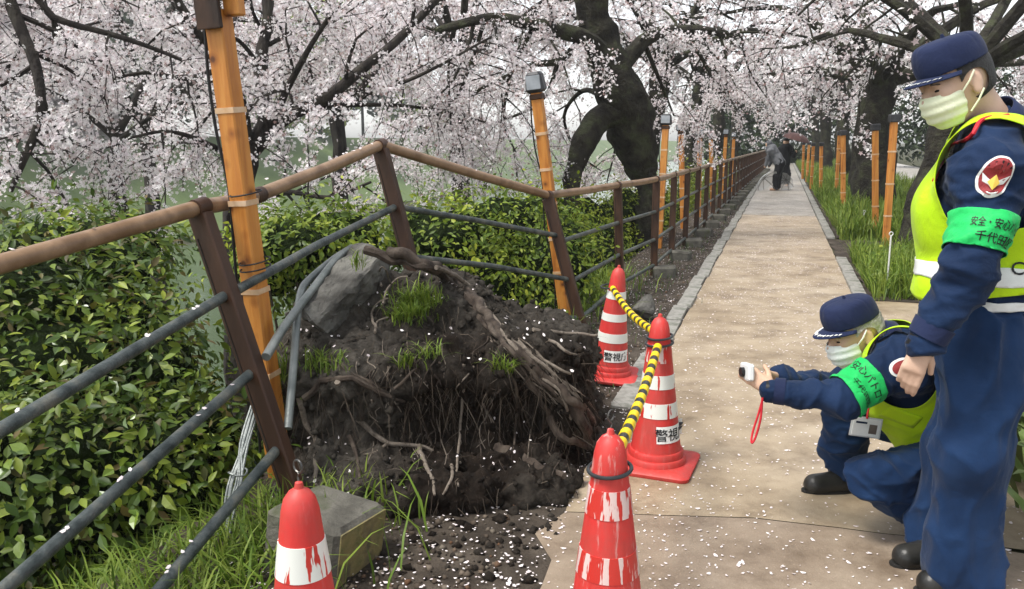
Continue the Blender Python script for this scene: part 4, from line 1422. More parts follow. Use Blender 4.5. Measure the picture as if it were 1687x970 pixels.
# ---------------------------------------------------------------- the crouching man taking a picture
def croucher():
    t = thing('person', G(1440, 830), 'crouching person in navy uniform, cap and yellow vest photographing the mound', 'person')
    pel, chest, nb = W(1564, 728, 3.06), W(1502, 630, 3.04), W(1456, 566, 3.05)
    LS, RS = W(1486, 600, 2.87), W(1458, 584, 3.23)
    LE, LW = W(1384, 657, 2.80), W(1272, 643, 2.88)
    RE, RW = W(1375, 640, 3.24), W(1284, 625, 3.06)
    LH, RH = W(1556, 768, 2.92), W(1552, 712, 3.18)
    LK, LA = W(1436, 790, 2.80), W(1516, 850, 2.86)
    RK, RA = W(1388, 664, 3.20), W(1398, 784, 3.27)
    hc = W(1407, 548, 3.03)
    f = np.array([-.90, -.12, -.40]); f /= np.linalg.norm(f)
    u = np.array([-.34, 0, 1.0]); u -= f * (u @ f); u /= np.linalg.norm(u)
    l = np.cross(u, f)
    allp = [pel, chest, nb, LS, RS, LE, LW, RE, RW, LH, RH, LK, LA, RK, RA, hc, W(1225, 610, 2.9)]
    lo, hi = bounds(allp, .24)
    # body: one skin under the clothes
    F = Field(lo, hi, .0062)
    F.cap(pel, chest, .10, .11, .05); F.cap(chest, nb, .10, .06, .05); F.cap(LS, RS, .05, .05, .05)
    F.cap(nb, hc - u * .02 - f * .03, .056, .054, .03)
    for a, b, c in ((LS, LE, LW), (RS, RE, RW)):
        F.cap(a, b, .045, .036, .03); F.cap(b, c, .034, .026, .02)
    for a, b, c in ((LH, LK, LA), (RH, RK, RA)):
        F.cap(pel, a, .09, .08, .04); F.cap(a, b, .072, .05, .03); F.cap(b, c, .048, .035, .03)
    g = head_shapes(F, hc, f, u, l)
    # both hands round the camera
    phone_c = W(1229, 617, 2.94)
    dl = phone_c - LW; dl /= np.linalg.norm(dl)
    hand(F, LW, dl + np.array([.0, 0, .10]), np.array([-.1, -1, .15]), (1, 1.1, 1.05, .85), (.55, .6, .6, .65), .017, (1.2, .7))
    dr = phone_c + np.array([.01, .03, .0]) - RW
    hand(F, RW, dr, np.array([0, .9, .5]), (1, 1.1, 1.05, .85), (.6, .65, .65, .7), .016, (1.0, .5))
    V, Q = F.mesh(); V = relax(V, Q, 1, .35)
    body = obj_np('body', V, Q, M_skin, t, smooth=True)
    # trousers
    F = Field(lo, hi, .0075)
    F.cap(pel, pel + (chest - pel) * .25, .150, .145, .04)
    F.cap(pel, LH, .135, .115, .05); F.cap(pel, RH, .135, .11, .05)
    F.cap(LH, LK, .102, .084, .03); F.cap(LK, LA + np.array([.0, 0, .015]), .076, .070, .03)
    F.cap(RH, RK, .100, .080, .03); F.cap(RK, RA + np.array([.0, 0, .05]), .076, .084, .03)
    F.cap(RK + np.array([-.01, 0, -.1]), RA + np.array([-.065, 0, .085]), .06, .055, .04)
    cloth_obj('trousers', F, M_navy2, t, .022, 7, 2, seed=3, zmin=.012, an=(1, 1, 1.6))
    # jacket
    F = Field(lo, hi, .0075)
    F.cap(pel + (chest - pel) * .15, chest, .150, .155, .06); F.cap(chest, nb + (chest - nb) * .25, .155, .095, .06)
    F.cap(LS, RS, .088, .088, .07)
    F.cap(LS, chest, .09, .11, .06); F.cap(RS, chest, .09, .11, .06)
    for a, b, c in ((LS, LE, LW), (RS, RE, RW)):
        F.cap(a, b, .078, .062, .04); F.cap(b, c, .060, .046, .03)
    F.cap(nb + (chest - nb) * .1, nb + (hc - nb) * .22, .078, .066, .03)                 # collar
    jk, JV, JQ = cloth_obj('jacket', F, M_navy, t, .018, 8.5, 2, seed=8, an=(1.5, 1, .8))
    jb = BVHTree.FromPolygons(JV.tolist(), JQ.tolist())
    for wr, el in ((LW, LE), (RW, RE)):
        e = (wr - el) / np.linalg.norm(wr - el)
        mb = MB(); mb.tube([wr - e * .045, wr - e * .008], [.050, .049], 18); mb.build('cuff', M_navy_dark, jk, smooth=True)
    # collar stand
    ax = (hc - u * .03 - f * .03) - nb; ax /= np.linalg.norm(ax)
    mb = MB(); mb.tube([nb - ax * .005 + f * -.005, nb + ax * .03, nb + ax * .052], [.088, .079, .074], 22, cap=False); o = mb.build('collar', M_navy_dark, jk, smooth=True)
    o.modifiers.new('thickness', 'SOLIDIFY').thickness = .004
    # vest: torso shell with wide armholes
    F = Field(lo, hi, .0075)
    F.cap(pel + (chest - pel) * .15, chest, .150, .155, .06); F.cap(chest, nb + (chest - nb) * .25, .155, .095, .06)
    F.cap(LS, RS, .088, .088, .07); F.cap(LS, chest, .09, .11, .06); F.cap(RS, chest, .09, .11, .06)
    VV, VQ = F.mesh(-.0); VV = relax(VV, VQ, 2)
    VN = vnormals(VV, VQ)
    VV = VV + VN * (fbm(VV + 8, 8.5, 2) * .010)[:, None]
    dL, _ = seg_dist(VV, LS + np.array([-.02, -.06, -.07]), LE + np.array([0, 0, -.06])); dR, _ = seg_dist(VV, RS + np.array([0, .04, -.05]), RE)
    dn, _ = seg_dist(VV, nb, hc)
    ts = seg_t(VV, pel, chest)
    s_ax = (LS - RS) / np.linalg.norm(LS - RS); lat = np.abs((VV - (LS + RS) / 2) @ s_ax)
    fv = np.minimum.reduce([dL - .108, dR - .12, dn - .095, ts - .22, np.where(ts > .9, .21 - lat, 1)])
    vest, V2, Q2 = shell_obj('vest', VV, VQ, fv, .029, M_vest, t)
    fvb = np.minimum.reduce([dL - .118, dR - .12, ts - .24, .34 - ts])
    shell_obj('reflective_band', VV, VQ, fvb, .0335, M_reflect, vest, .002)
    # pocket flap on the side of the vest
    vb = BVHTree.FromPolygons(V2.tolist(), Q2.tolist())
    pc = W(1492, 692, 2.86)
    V3, F3 = grid_patch(.105, .055, 8, 4); P, F3 = project(V3, F3, pc, np.array([1, 0, -.28]) / 1.04, np.array([.28, 0, 1]) / 1.04, vb, .009)
    o = obj_np('pocket_flap', P, F3, M_vest, vest, smooth=True); o.modifiers.new('thickness', 'SOLIDIFY').thickness = .005
    # green armband with lettering
    at = seg_t(JV, LS, LE); ad_, _ = seg_dist(JV, LS, LE)
    fv = np.minimum.reduce([at - .50, .93 - at, .125 - ad_])
    ab, AV, AQ = shell_obj('armband', JV, JQ, fv, .006, M_green, t)
    abv = BVHTree.FromPolygons(AV.tolist(), AQ.tolist())
    e = (LE - LS) / np.linalg.norm(LE - LS)
    ctr = LS + (LE - LS) * .71
    nrm = np.array([0, -1, .25]); nrm -= e * (nrm @ e); nrm /= np.linalg.norm(nrm)
    up_ = -e; rd = np.cross(up_, nrm)
    for s_, off_, sz in (('安心パトロール', .022, .034), ('千代田区', -.026, .030)):
        V3, F3 = text_mesh(s_, sz, .01)
        V3 = V3.copy(); V3[:, 1] += off_ - .08 * sz
        P, F3 = project_cyl(V3, F3, ctr, up_, nrm, .078, abv, .0045)
        obj_np('lettering', P, F3, M_ink, ab)
    # shoulder patch edge
    pcn = LS + e * .055 + np.array([0, -.06, .03])
    V3, F3 = disc_patch(.032, .042, 28, 4); P, F3 = project(V3, F3, pcn, rd, up_, jb, .004)
    pt = obj_np('shoulder_patch', P, F3, M_reflect, jk)
    V3, F3 = disc_patch(.024, .033, 28, 4); P, F3 = project(V3, F3, pcn, rd, up_, jb, .006); obj_np('crest', P, F3, M_crest, pt)
    # head
    cap_hat(t, g, f, u, l)
    face_bits(body, g, f, u, l)
    Fh = Field(hc - .2, hc + .2, .006); R = np.column_stack([f, l, u])
    Fh.ell(g(-.014, 0, .022), (.104, .083, .104), R, 0); Fh.ell(g(-.045, 0, -.035), (.062, .062, .06), R, .03)
    HV, HQ = Fh.mesh()
    lf, ll, lu = (HV - hc) @ f, (HV - hc) @ l, (HV - hc) @ u
    ear = np.sqrt((lf + .012) ** 2 + (lu + .012) ** 2) - .042
    fv = np.minimum.reduce([.06 - lu, lu + .075 + .35 * lf, .030 - lf - .5 * np.clip(-lu, 0, 1), np.where(np.abs(ll) > .05, ear, 1)])
    hv, hq = clip_mesh(HV + vnormals(HV, HQ) * (fbm(HV, 60, 2) * .004)[:, None], HQ, fv)
    obj_np('hair', hv, hq, M_hair, t, smooth=True)
    mask_on(t, hc, g, f, u, l, M_mask, sides=(1, -1))
    # watch and shoes
    e2 = (LW - LE) / np.linalg.norm(LW - LE)
    mb = MB(); mb.tube([LW + e2 * .0, LW + e2 * .022], .036, 18); mb.build('wristwatch', M_dark, t, smooth=True)
    shoe(t, G(1432, 808), G(1320, 812), 0)
    h_ = LA + np.array([.07, .0, .03]); toe = G(1500, 884)
    shoe(t, np.array([toe[0] + .20, toe[1] + .02, .10]), toe + np.array([-.02, 0, 0]), 0)
    # identity card hanging from a red strap
    cc = W(1427, 704, 2.93)
    idt = thing('identity_card', cc, 'white identity card in a clear sleeve hanging from the crouching person', 'card')
    R = rotz(-.12) @ np.array(Matrix.Rotation(.10, 3, 'Y'))
    mb = MB(); mb.box(cc, (.100, .004, .066), R, bev=.001); mb.build('card', M_white, idt)
    mb = MB(); mb.box(cc + R @ np.array([.024, -.003, -.004]), (.028, .002, .036), R); mb.build('portrait', M_lip, idt)
    mb = MB(); mb.box(cc + R @ np.array([-.02, -.003, .018]), (.04, .002, .007), R); mb.build('print_line', M_navy, idt)
    mb = MB(); mb.box(cc + R @ np.array([0, -.0005, 0]), (.112, .003, .078), R); o = mb.build('clear_sleeve', surf('sleeve_grey', (.52, .54, .54), (.6, .62, .62), 20, .2), idt)
    o.location = (0, .004, 0)
    mb = MB(); mb.tube([cc + np.array([0, 0, .035]), cc + np.array([.012, .02, .07]), W(1445, 655, 2.93)], .004, 6); mb.build('strap', M_red, idt, smooth=True)
    # the camera he holds
    cm = thing('compact_camera', phone_c, 'small white compact camera held out in both hands with a red wrist strap', 'camera')
    R = frame_to((0, 0.15, 1), (1, .25, 0)) @ rotz(-.2)
    mb = MB(); mb.box(phone_c + np.array([.004, 0, .012]), (.024, .10, .060), R, bev=.006); mb.build('camera_body', M_camwhite, cm)
    mb = MB(); mb.tube([phone_c + R @ np.array([-.008, 0, .01]), phone_c + R @ np.array([-.022, 0, .01])], .018, 18); mb.build('lens', M_dark, cm, smooth=True)
    st = [W(1256, 655, 2.86), W(1253, 690, 2.86), W(1244, 722, 2.86), W(1238, 729, 2.86), W(1240, 712, 2.87), W(1250, 680, 2.87), W(1257, 655, 2.87)]
    mb = MB(); mb.tube(smooth_path(st, 5), .0042, 6, cap=False); mb.build('wrist_strap', M_red, cm, smooth=True)
croucher()

# ---------------------------------------------------------------- the standing man at the right edge
def stander():
    t = thing('person', G(1570, 950), 'standing person at the right edge in navy uniform with yellow vest and green armband', 'person')
    pel, waist, chest, nb = W(1614, 548, 2.58), W(1618, 486, 2.59), W(1626, 345, 2.60), W(1642, 215, 2.60)
    LS, RS = W(1634, 282, 2.42), W(1640, 258, 2.78)
    LE, LW = W(1600, 440, 2.34), W(1523, 562, 2.36)
    RE, RW = W(1600, 440, 2.86), W(1560, 560, 2.80)
    LH, LK, LA = W(1618, 560, 2.50), W(1598, 745, 2.47), W(1592, 918, 2.47)
    RH, RK, RA = W(1612, 555, 2.67), W(1588, 730, 2.69), W(1560, 890, 2.71)
    hc = W(1574, 136, 2.57)
    f = np.array([-.88, -.10, -.42]); f /= np.linalg.norm(f)
    u = np.array([-.40, 0, 1.0]); u -= f * (u @ f); u /= np.linalg.norm(u)
    l = np.cross(u, f)
    allp = [pel, waist, chest, nb, LS, RS, LE, LW, RE, RW, LH, LK, LA, RH, RK, RA, hc, W(1500, 640, 2.36)]
    lo, hi = bounds(allp, .24); lo[2] = -.02
    F = Field(lo, hi, .0056)
    F.cap(pel, waist, .11, .11, .05); F.cap(waist, chest, .11, .12, .05); F.cap(chest, nb, .11, .06, .05); F.cap(LS, RS, .05, .05, .05)
    F.cap(nb, hc - u * .03 - f * .03, .058, .056, .03)
    for a, b, c in ((LS, LE, LW), (RS, RE, RW)):
        F.cap(a, b, .048, .038, .03); F.cap(b, c, .036, .028, .02)
    for a, b, c in ((LH, LK, LA), (RH, RK, RA)):
        F.cap(pel, a, .09, .08, .04); F.cap(a, b, .078, .055, .03); F.cap(b, c, .052, .038, .03)
    g = head_shapes(F, hc, f, u, l)
    hd = W(1503, 612, 2.36) - LW
    hand(F, LW, hd, np.array([-.45, -.85, .10]), (1.05, 1.12, 1.06, .9), (.30, .34, .40, .46), .0170, (-1.2, -.45), k=.003, s=1.04)
    hand(F, RW, W(1545, 610, 2.80) - RW, np.array([-.5, .8, .1]), (1, 1.08, 1.02, .85), (.35, .4, .4, .45), .0165, (-1.3, -.55))
    V, Q = F.mesh(); V = relax(V, Q, 1, .35)
    body = obj_np('body', V, Q, M_skin2, t, smooth=True)
    # trousers with a front crease
    F = Field(lo, hi, .0085)
    F.cap(waist - np.array([0, 0, .03]), pel, .142, .152, .05)
    for a, b, c in ((LH, LK, LA), (RH, RK, RA)):
        F.cap(pel, a, .13, .12, .06); F.cap(a, b, .122, .096, .05); F.cap(b, c + np.array([0, 0, -.045]), .094, .098, .05)
        F.cap(b + f * np.array([1, 1, 0]) * .05, c + np.array([-.075, 0, -.03]), .06, .06, .05)
    cloth_obj('trousers', F, M_navy2, t, .036, 5.0, 2, seed=31, zmin=.035, an=(1.4, 1.4, .6))
    # jacket
    F = Field(lo, hi, .0085)
    F.cap(pel + np.array([0, 0, .03]), waist, .160, .155, .05); F.cap(waist, chest, .158, .165, .06); F.cap(chest, nb + (chest - nb) * .3, .165, .10, .06)
    F.cap(LS, RS, .088, .088, .07); F.cap(LS, chest, .10, .12, .06); F.cap(RS, chest, .10, .12, .06)
    for q_ in (LS, RS): F.cap(nb - np.array([0, 0, .03]), nb + (q_ - nb) * .72 + np.array([0, 0, .035]), .080, .066, .05)
    for a, b, c in ((LS, LE, LW), (RS, RE, RW)):
        F.cap(a, b, .082, .072, .04); F.cap(b, c, .070, .052, .03)
    jk, JV, JQ = cloth_obj('jacket', F, M_navy, t, .020, 7.5, 2, seed=44, an=(.9, .9, 1.8))
    jb = BVHTree.FromPolygons(JV.tolist(), JQ.tolist())
    ax = (hc - u * .03 - f * .03) - nb; ax /= np.linalg.norm(ax)
    mb = MB(); mb.tube([nb - ax * .01, nb + ax * .035, nb + ax * .065], [.098, .086, .079], 24, cap=False); o = mb.build('collar', M_navy_dark, jk, smooth=True)
    o.modifiers.new('thickness', 'SOLIDIFY').thickness = .005
    # belt
    bt = seg_t(JV, pel, waist); dbelt = np.abs((JV - (waist - np.array([0, 0, .005]))) @ np.array([0, 0, 1.0]))
    dspine, _ = seg_dist(JV, pel, chest)
    shell_obj('belt', JV, JQ, np.minimum(.014 - dbelt, .20 - dspine), .004, M_reflect, t, .003)
    # vest
    F = Field(lo, hi, .0085)
    F.cap(pel + np.array([0, 0, .03]), waist, .160, .158, .05); F.cap(waist, chest, .160, .168, .06); F.cap(chest, nb + (chest - nb) * .3, .165, .10, .06)
    F.cap(LS, RS, .088, .088, .07); F.cap(LS, chest, .10, .12, .06); F.cap(RS, chest, .10, .12, .06)
    for q_ in (LS, RS): F.cap(nb - np.array([0, 0, .03]), nb + (q_ - nb) * .72 + np.array([0, 0, .035]), .080, .066, .05)
    VV, VQ = F.mesh(); VV = relax(VV, VQ, 2); VN = vnormals(VV, VQ)
    VV = VV + VN * (fbm(VV + 8, 7.5, 2) * .011)[:, None]
    dL, _ = seg_dist(VV, LS + np.array([-.01, -.06, -.075]), LS + (LE - LS) * .68 + np.array([-.05, -.02, 0])); dR, _ = seg_dist(VV, RS + np.array([0, .05, -.07]), RS + (RE - RS) * .7)
    dn, _ = seg_dist(VV, nb, hc)
    zb = waist[2] + .012
    zz = VV[:, 2]
    s_ax = (LS - RS) / np.linalg.norm(LS - RS); lat = np.abs((VV - (LS + RS) / 2) @ s_ax)
    fv = np.minimum.reduce([dL - .112, dR - .12, dn - .100, np.where(zz > LS[2] - .16, .185 - lat, 1), zz - zb - .03 * np.sin(VV[:, 0] * 9)])
    vest, V2, Q2 = shell_obj('vest', VV, VQ, fv, .030, M_vest, t)
    shell_obj('reflective_band', VV, VQ, np.minimum.reduce([zz - zb - .045, zb + .098 - zz, dL - .115, dR - .12]), .0345, M_reflect, vest, .002)
    # red piping from the collar down the front edge
    dnl = np.abs(dn - .124)
    pts = []
    fr = np.array([f[0], f[1], 0]); fr /= np.linalg.norm(fr)
    vb = BVHTree.FromPolygons(V2.tolist(), Q2.tolist())
    for (px, py) in [(1661, 190), (1618, 197), (1588, 215), (1565, 242), (1549, 273), (1539, 297)]:
        r = ray(px, py); e_ = r / np.linalg.norm(r)
        h_, n_, i_, d_ = vb.ray_cast(Vector((0, 0, CH)), Vector(e_))
        pts.append(np.array(h_) - e_ * .006 if h_ is not None else (pts[-1] + np.array([-.03, 0, -.05]) if pts else W(px, py, 2.5)))
    mb = MB(); mb.tube(smooth_path(pts, 4), .0065, 7); mb.build('red_piping', M_red, vest, smooth=True)
    V3, F3 = text_mesh('C', .055, .01); P, F3 = project(V3, F3, W(1668, 441, 2.42), np.array([1, .0, 0]), np.array([0, 0, 1.0]), vb, .009); obj_np('lettering', P, F3, M_ink, vest)
    # armband
    at = seg_t(JV, LS, LE); ad_, _ = seg_dist(JV, LS, LE)
    fv = np.minimum.reduce([at - .475, .85 - at, .118 - ad_])
    ab, AV, AQ = shell_obj('armband', JV, JQ, fv, .007, M_green, t)
    abv = BVHTree.FromPolygons(AV.tolist(), AQ.tolist())
    e = (LE - LS) / np.linalg.norm(LE - LS)
    nrm = np.array([-.12, -1, .1]); nrm -= e * (nrm @ e); nrm /= np.linalg.norm(nrm)
    up_ = -e; rd = np.cross(up_, nrm)
    ctr = LS + (LE - LS) * .665
    for s_, off_, sz, xo in (('安全・安心パトロール', .016, .0315, .035), ('千代田区', -.026, .031, .015)):
        V3, F3 = text_mesh(s_, sz, .012); V3 = V3.copy(); V3[:, 0] *= .62 if len(s_) > 5 else .95; V3[:, 1] += off_ - .08 * sz; V3[:, 0] += xo
        P, F3 = project_cyl(V3, F3, ctr, up_, nrm, .088, abv, .0045); obj_np('lettering', P, F3, M_ink, ab)
    # oval shoulder emblem
    pc = LS + (LE - LS) * .15 + np.array([-.030, 0, 0])
    def pat(V3, F3, m_, off_, par, nm):
        P, F4 = project(V3, F3, pc, rd, up_, jb, off_); return obj_np(nm, P, F4, m_, par)
    pt = pat(*disc_patch(.040, .057, 36, 5), M_reflect, .0045, jk, 'shoulder_patch')
    pat(*disc_patch(.0345, .0505, 36, 5), M_crest, .0065, pt, 'crest_field')
    V3 = np.array([(-.033, .008, 0), (-.016, -.004, 0), (0, -.016, 0), (.016, -.004, 0), (.033, .008, 0), (.026, -.014, 0), (.010, -.022, 0), (0, -.034, 0), (-.010, -.022, 0), (-.026, -.014, 0)])
    pat(V3, [[0, 9, 8, 1], [1, 8, 7, 2], [2, 7, 6, 3], [3, 6, 5, 4]], M_reflect, .0085, pt, 'crest_wings')
    V3 = np.array([(0, .006, 0), (.015, -.015, 0), (0, -.038, 0), (-.015, -.015, 0)])
    pat(V3, [[0, 3, 2, 1]], M_gold, .0105, pt, 'crest_diamond')
    for k in range(5):
        a = math.radians(90 + (k - 2) * 26)
        V3 = np.array([(.010 * math.cos(a - .3), .006 + .010 * math.sin(a - .3), 0), (.034 * math.cos(a - .07), .006 + .034 * math.sin(a - .07), 0), (.034 * math.cos(a + .07), .006 + .034 * math.sin(a + .07), 0)])
        pat(V3, [[0, 1, 2]], M_ink, .0082, pt, 'crest_ray')
    # head
    face_bits(body, g, f, u, l)
    cap_hat(t, g, f, u, l)
    Fh = Field(hc - .2, hc + .2, .006); R = np.column_stack([f, l, u])
    Fh.ell(g(-.014, 0, .022), (.104, .083, .104), R, 0); Fh.ell(g(-.045, 0, -.035), (.062, .062, .06), R, .03)
    HV, HQ = Fh.mesh()
    lf, ll, lu = (HV - hc) @ f, (HV - hc) @ l, (HV - hc) @ u
    ear = np.sqrt((lf + .012) ** 2 + (lu + .012) ** 2) - .042
    fv = np.minimum.reduce([.06 - lu, lu + .075 + .35 * lf, .030 - lf - .5 * np.clip(-lu, 0, 1), np.where(np.abs(ll) > .05, ear, 1)])
    hv, hq = clip_mesh(HV, HQ, fv); obj_np('hair', hv, hq, M_hair_dark, t, smooth=True)
    mask_on(t, hc, g, f, u, l, M_mask_y, sides=(1, -1))
    # black watch strap, shoes
    e2 = (LW - LE) / np.linalg.norm(LW - LE)
    mb = MB(); mb.tube([LW - e2 * .006, LW + e2 * .028], [.047, .043], 18); mb.build('wristwatch', M_dark, t, smooth=True)
    toe = G(1466, 934); shoe(t, toe + np.array([.27, .03, 0]), toe, 0)
    lt = np.array([LA[0] - .17, LA[1] - .02, 0]); shoe(t, lt + np.array([.27, .02, 0]), lt, 0)
    for wr_, el_ in ((LW, LE), (RW, RE)):
        e3 = (wr_ - el_) / np.linalg.norm(wr_ - el_)
        mb = MB(); mb.tube([wr_ - e3 * .06, wr_ - e3 * .012], [.060, .056], 18); mb.build('cuff', M_navy_dark, jk, smooth=True)
stander()

# ---------------------------------------------------------------- two small figures with umbrellas far down the path
m, N, L, B = nt('clear_plastic')
B.inputs['Base Color'].default_value = (.80, .84, .85, 1); B.inputs['Roughness'].default_value = .25
B.inputs['Alpha'].default_value = .42
M_clear = m
M_umb = cloth('umbrella_brown', (.06, .03, .028), (.09, .045, .04), .5)
M_grey_coat = cloth('coat_grey', (.07, .072, .08), (.16, .165, .175))
M_black_cl = cloth('cloth_black', (.008, .008, .010), (.016, .016, .018))
def umbrella(name, hub, axis, rad, dep, m_, label, shaft=.62):
    hub = np.asarray(hub, float); R = frame_to(axis)
    t = thing(name, hub, label, 'umbrella')
    for k in range(8):
        V, F = [], []
        for j in range(7):
            q = j / 6
            for i in range(4):
                a = 2 * math.pi * (k + i / 3) / 8
                sc = 1 - .06 * math.sin(math.pi * i / 3) * q
                V.append(hub + R @ np.array([rad * sc * math.sin(q * 1.25) / math.sin(1.25) * math.cos(a), rad * sc * math.sin(q * 1.25) / math.sin(1.25) * math.sin(a), -dep * (1 - math.cos(q * 1.25)) / (1 - math.cos(1.25))]))
        for j in range(6):
            for i in range(3): F.append((j * 4 + i, j * 4 + i + 1, j * 4 + i + 5, j * 4 + i + 4))
        mb = MB(); mb.add(V, F); mb.build('panel', m_, t, smooth=True)
        a = 2 * math.pi * k / 8
        mb = MB(); mb.tube([hub + R @ np.array([rad * math.sin(q * 1.25) / math.sin(1.25) * math.cos(a), rad * math.sin(q * 1.25) / math.sin(1.25) * math.sin(a), -dep * (1 - math.cos(q * 1.25)) / (1 - math.cos(1.25)) - .006]) for q in (0, .35, .7, 1)], .007, 4); mb.build('rib', M_wire, t)
    mb = MB(); mb.tube([hub + R @ np.array([0, 0, .05]), hub - R @ np.array([0, 0, shaft])], .007, 6); mb.build('shaft', M_wire, t)
    p = hub - R @ np.array([0, 0, shaft])
    mb = MB(); mb.tube([p + R @ np.array([.03 * (1 - math.cos(a)), 0, -.03 * math.sin(a) - .04 * (1 if a == 0 else 1)]) for a in np.linspace(0, 3.0, 8)], .011, 6); mb.build('handle', M_dark, t)
def far_person(feet, bend, facing, coat, label, hood=None, arm=None, hgt=1.65):
    t = thing('person', feet, label, 'person')
    ft = np.asarray(feet, float); d = np.asarray(facing, float); d /= np.linalg.norm(d); s = np.array([-d[1], d[0], 0]); Z = np.array([0, 0, 1.0]); k = hgt / 1.7
    hip = ft + Z * .88 * k - d * .10 * bend
    tdir = Z * math.cos(bend) + d * math.sin(bend)
    nb = hip + tdir * .52 * k
    hc = nb + (tdir * .6 + Z * .25 + d * .1) * .22 * k
    F = Field(ft - np.array([.9, .9, .05]), ft + np.array([.9, .9, 1.9]), .02)
    F.cap(hip, nb, .12, .12, .04); F.cap(nb, hc, .055, .05, .03); F.ell(hc, (.095, .085, .115), None, .02)
    ank = [ft + s * q * .10 for q in (-1, 1)]
    for a in ank: F.cap(hip, a + Z * .45 * k, .09, .07, .04); F.cap(a + Z * .45 * k, a + Z * .08, .065, .045, .03); F.cap(a + Z * .05, a + Z * .04 + d * .14, .045, .04, .03)
    sh = [nb - tdir * .06 + s * q * .17 for q in (-1, 1)]
    hands = []
    for i, p in enumerate(sh):
        el = p + (arm[i][0] if arm else -Z * .26); h_ = el + (arm[i][1] if arm else -Z * .24 + d * .05); hands.append(h_)
        F.cap(p, el, .05, .042, .03); F.cap(el, h_, .04, .034, .03); F.ell(h_ + (h_ - el) * .15, (.04, .03, .05), None, .02)
    V, Q = F.mesh(); obj_np('body', V, Q, M_skin, t, smooth=True)
    F = Field(ft - np.array([.9, .9, .05]), ft + np.array([.9, .9, 1.9]), .02)
    F.cap(hip, nb, .165, .175, .06); F.cap(sh[0], sh[1], .10, .10, .06)
    for i, p in enumerate(sh):
        el = p + (arm[i][0] if arm else -Z * .26); F.cap(p, el, .075, .065, .04); F.cap(el, hands[i], .062, .05, .03)
    cloth_obj('coat', F, coat, t, .02, 6, 1, seed=5)
    F = Field(ft - np.array([.9, .9, .05]), ft + np.array([.9, .9, 1.9]), .02)
    F.cap(hip, hip + tdir * .08, .155, .15, .04)
    for a in ank: F.cap(hip, a + Z * .45 * k, .125, .10, .05); F.cap(a + Z * .45 * k, a + Z * .12, .098, .09, .04)
    cloth_obj('trousers', F, M_black_cl, t, .015, 6, 1, seed=9)
    F = Field(hc - .3, hc + .3, .018); F.ell(hc + Z * .02 - d * .015, (.108, .10, .115), None, 0)
    V, Q = F.mesh(); fv = np.maximum(-((V - hc) @ d) + .02, (V - hc) @ Z - .05); V, Q = clip_mesh(V, Q, fv)
    obj_np('hair' if hood is None else 'hood', V, Q, hood or M_hair_dark, t, smooth=True)
    return hands
fa = G(1279, 314)
zv = lambda x, y, z: np.array([x, y, z])
far_person(fa, .62, (-.75, .55, 0), M_grey_coat, 'far person in grey coat stooping over clear umbrellas on the path', M_grey_coat, [(zv(-.05, .05, -.22), zv(-.05, .05, -.2)), (zv(-.05, .05, -.22), zv(-.05, .05, -.2))], 1.6)
umbrella('umbrella', fa + zv(-.42, -.10, .38), (-.45, .62, .55), .38, .13, M_clear, 'clear plastic umbrella lying open left of the stooping far person', .5)
umbrella('umbrella', fa + zv(.34, .20, .33), (.60, .45, .40), .34, .12, M_clear, 'clear plastic umbrella lying open right of the stooping far person', .5)
fb_ = G(1291, 308) + np.array([.1, .3, 0]); fb_[2] = 0
hs = far_person(fb_, .12, (-.4, -.9, 0), M_black_cl, 'far person in black standing under a dark brown umbrella', None, [(zv(0, 0, -.26), zv(0, -.05, -.22)), (zv(.08, -.06, -.22), zv(.0, -.16, .14))], 1.55)
umbrella('umbrella', hs[1] + zv(.03, -.02, .60), (.22, -.18, 1), .46, .2, M_umb, 'dark brown umbrella held up by the far person in black', .58)
# ================================================================ vegetation
M_bark = surf('cherry_bark', (.012, .009, .008), (.030, .024, .020), 9, .9, 1.0, 24, c3=(.05, .045, .035), bdist=.03, stretch=(1, 1, .4))
M_bark_moss = surf('mossy_bark', (.011, .009, .007), (.028, .025, .017), 5, .95, 1.0, 18, c3=(.05, .056, .028), bdist=.06)
M_blossom = leafmat('blossom', [(.90, .84, .85), (.92, .88, .88), (.93, .91, .90), (.86, .75, .78), (.90, .85, .86), (.30, .17, .15)], .7, .42, .2)
M_blossom_far = leafmat('blossom_far', [(.88, .82, .83), (.92, .88, .88), (.93, .90, .89), (.84, .74, .77), (.34, .22, .20)], .7, .42, .2)
M_leaf_big = leafmat('shrub_leaf', [(.026, .055, .008), (.06, .11, .013), (.125, .185, .02), (.23, .285, .036), (.08, .13, .015), (.05, .085, .012), (.14, .10, .035)], .45, .25, .28, clump=2.2)
M_leaf_young = leafmat('young_leaf', [(.10, .16, .012), (.18, .24, .02), (.27, .31, .035), (.14, .20, .016)], .4, .35, clump=1.3)
M_leaf_mid = leafmat('hedge_leaf', [(.055, .10, .009), (.12, .185, .016), (.20, .27, .028), (.29, .335, .042)], .45, .3, clump=1.6)
M_leaf_dark = leafmat('evergreen_leaf', [(.014, .026, .010), (.028, .046, .016), (.048, .072, .024)], .5, .2)
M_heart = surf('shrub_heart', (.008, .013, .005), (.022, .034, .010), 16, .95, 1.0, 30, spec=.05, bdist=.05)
M_stem = surf('shrub_stem', (.03, .022, .014), (.06, .046, .03), 14, .8)

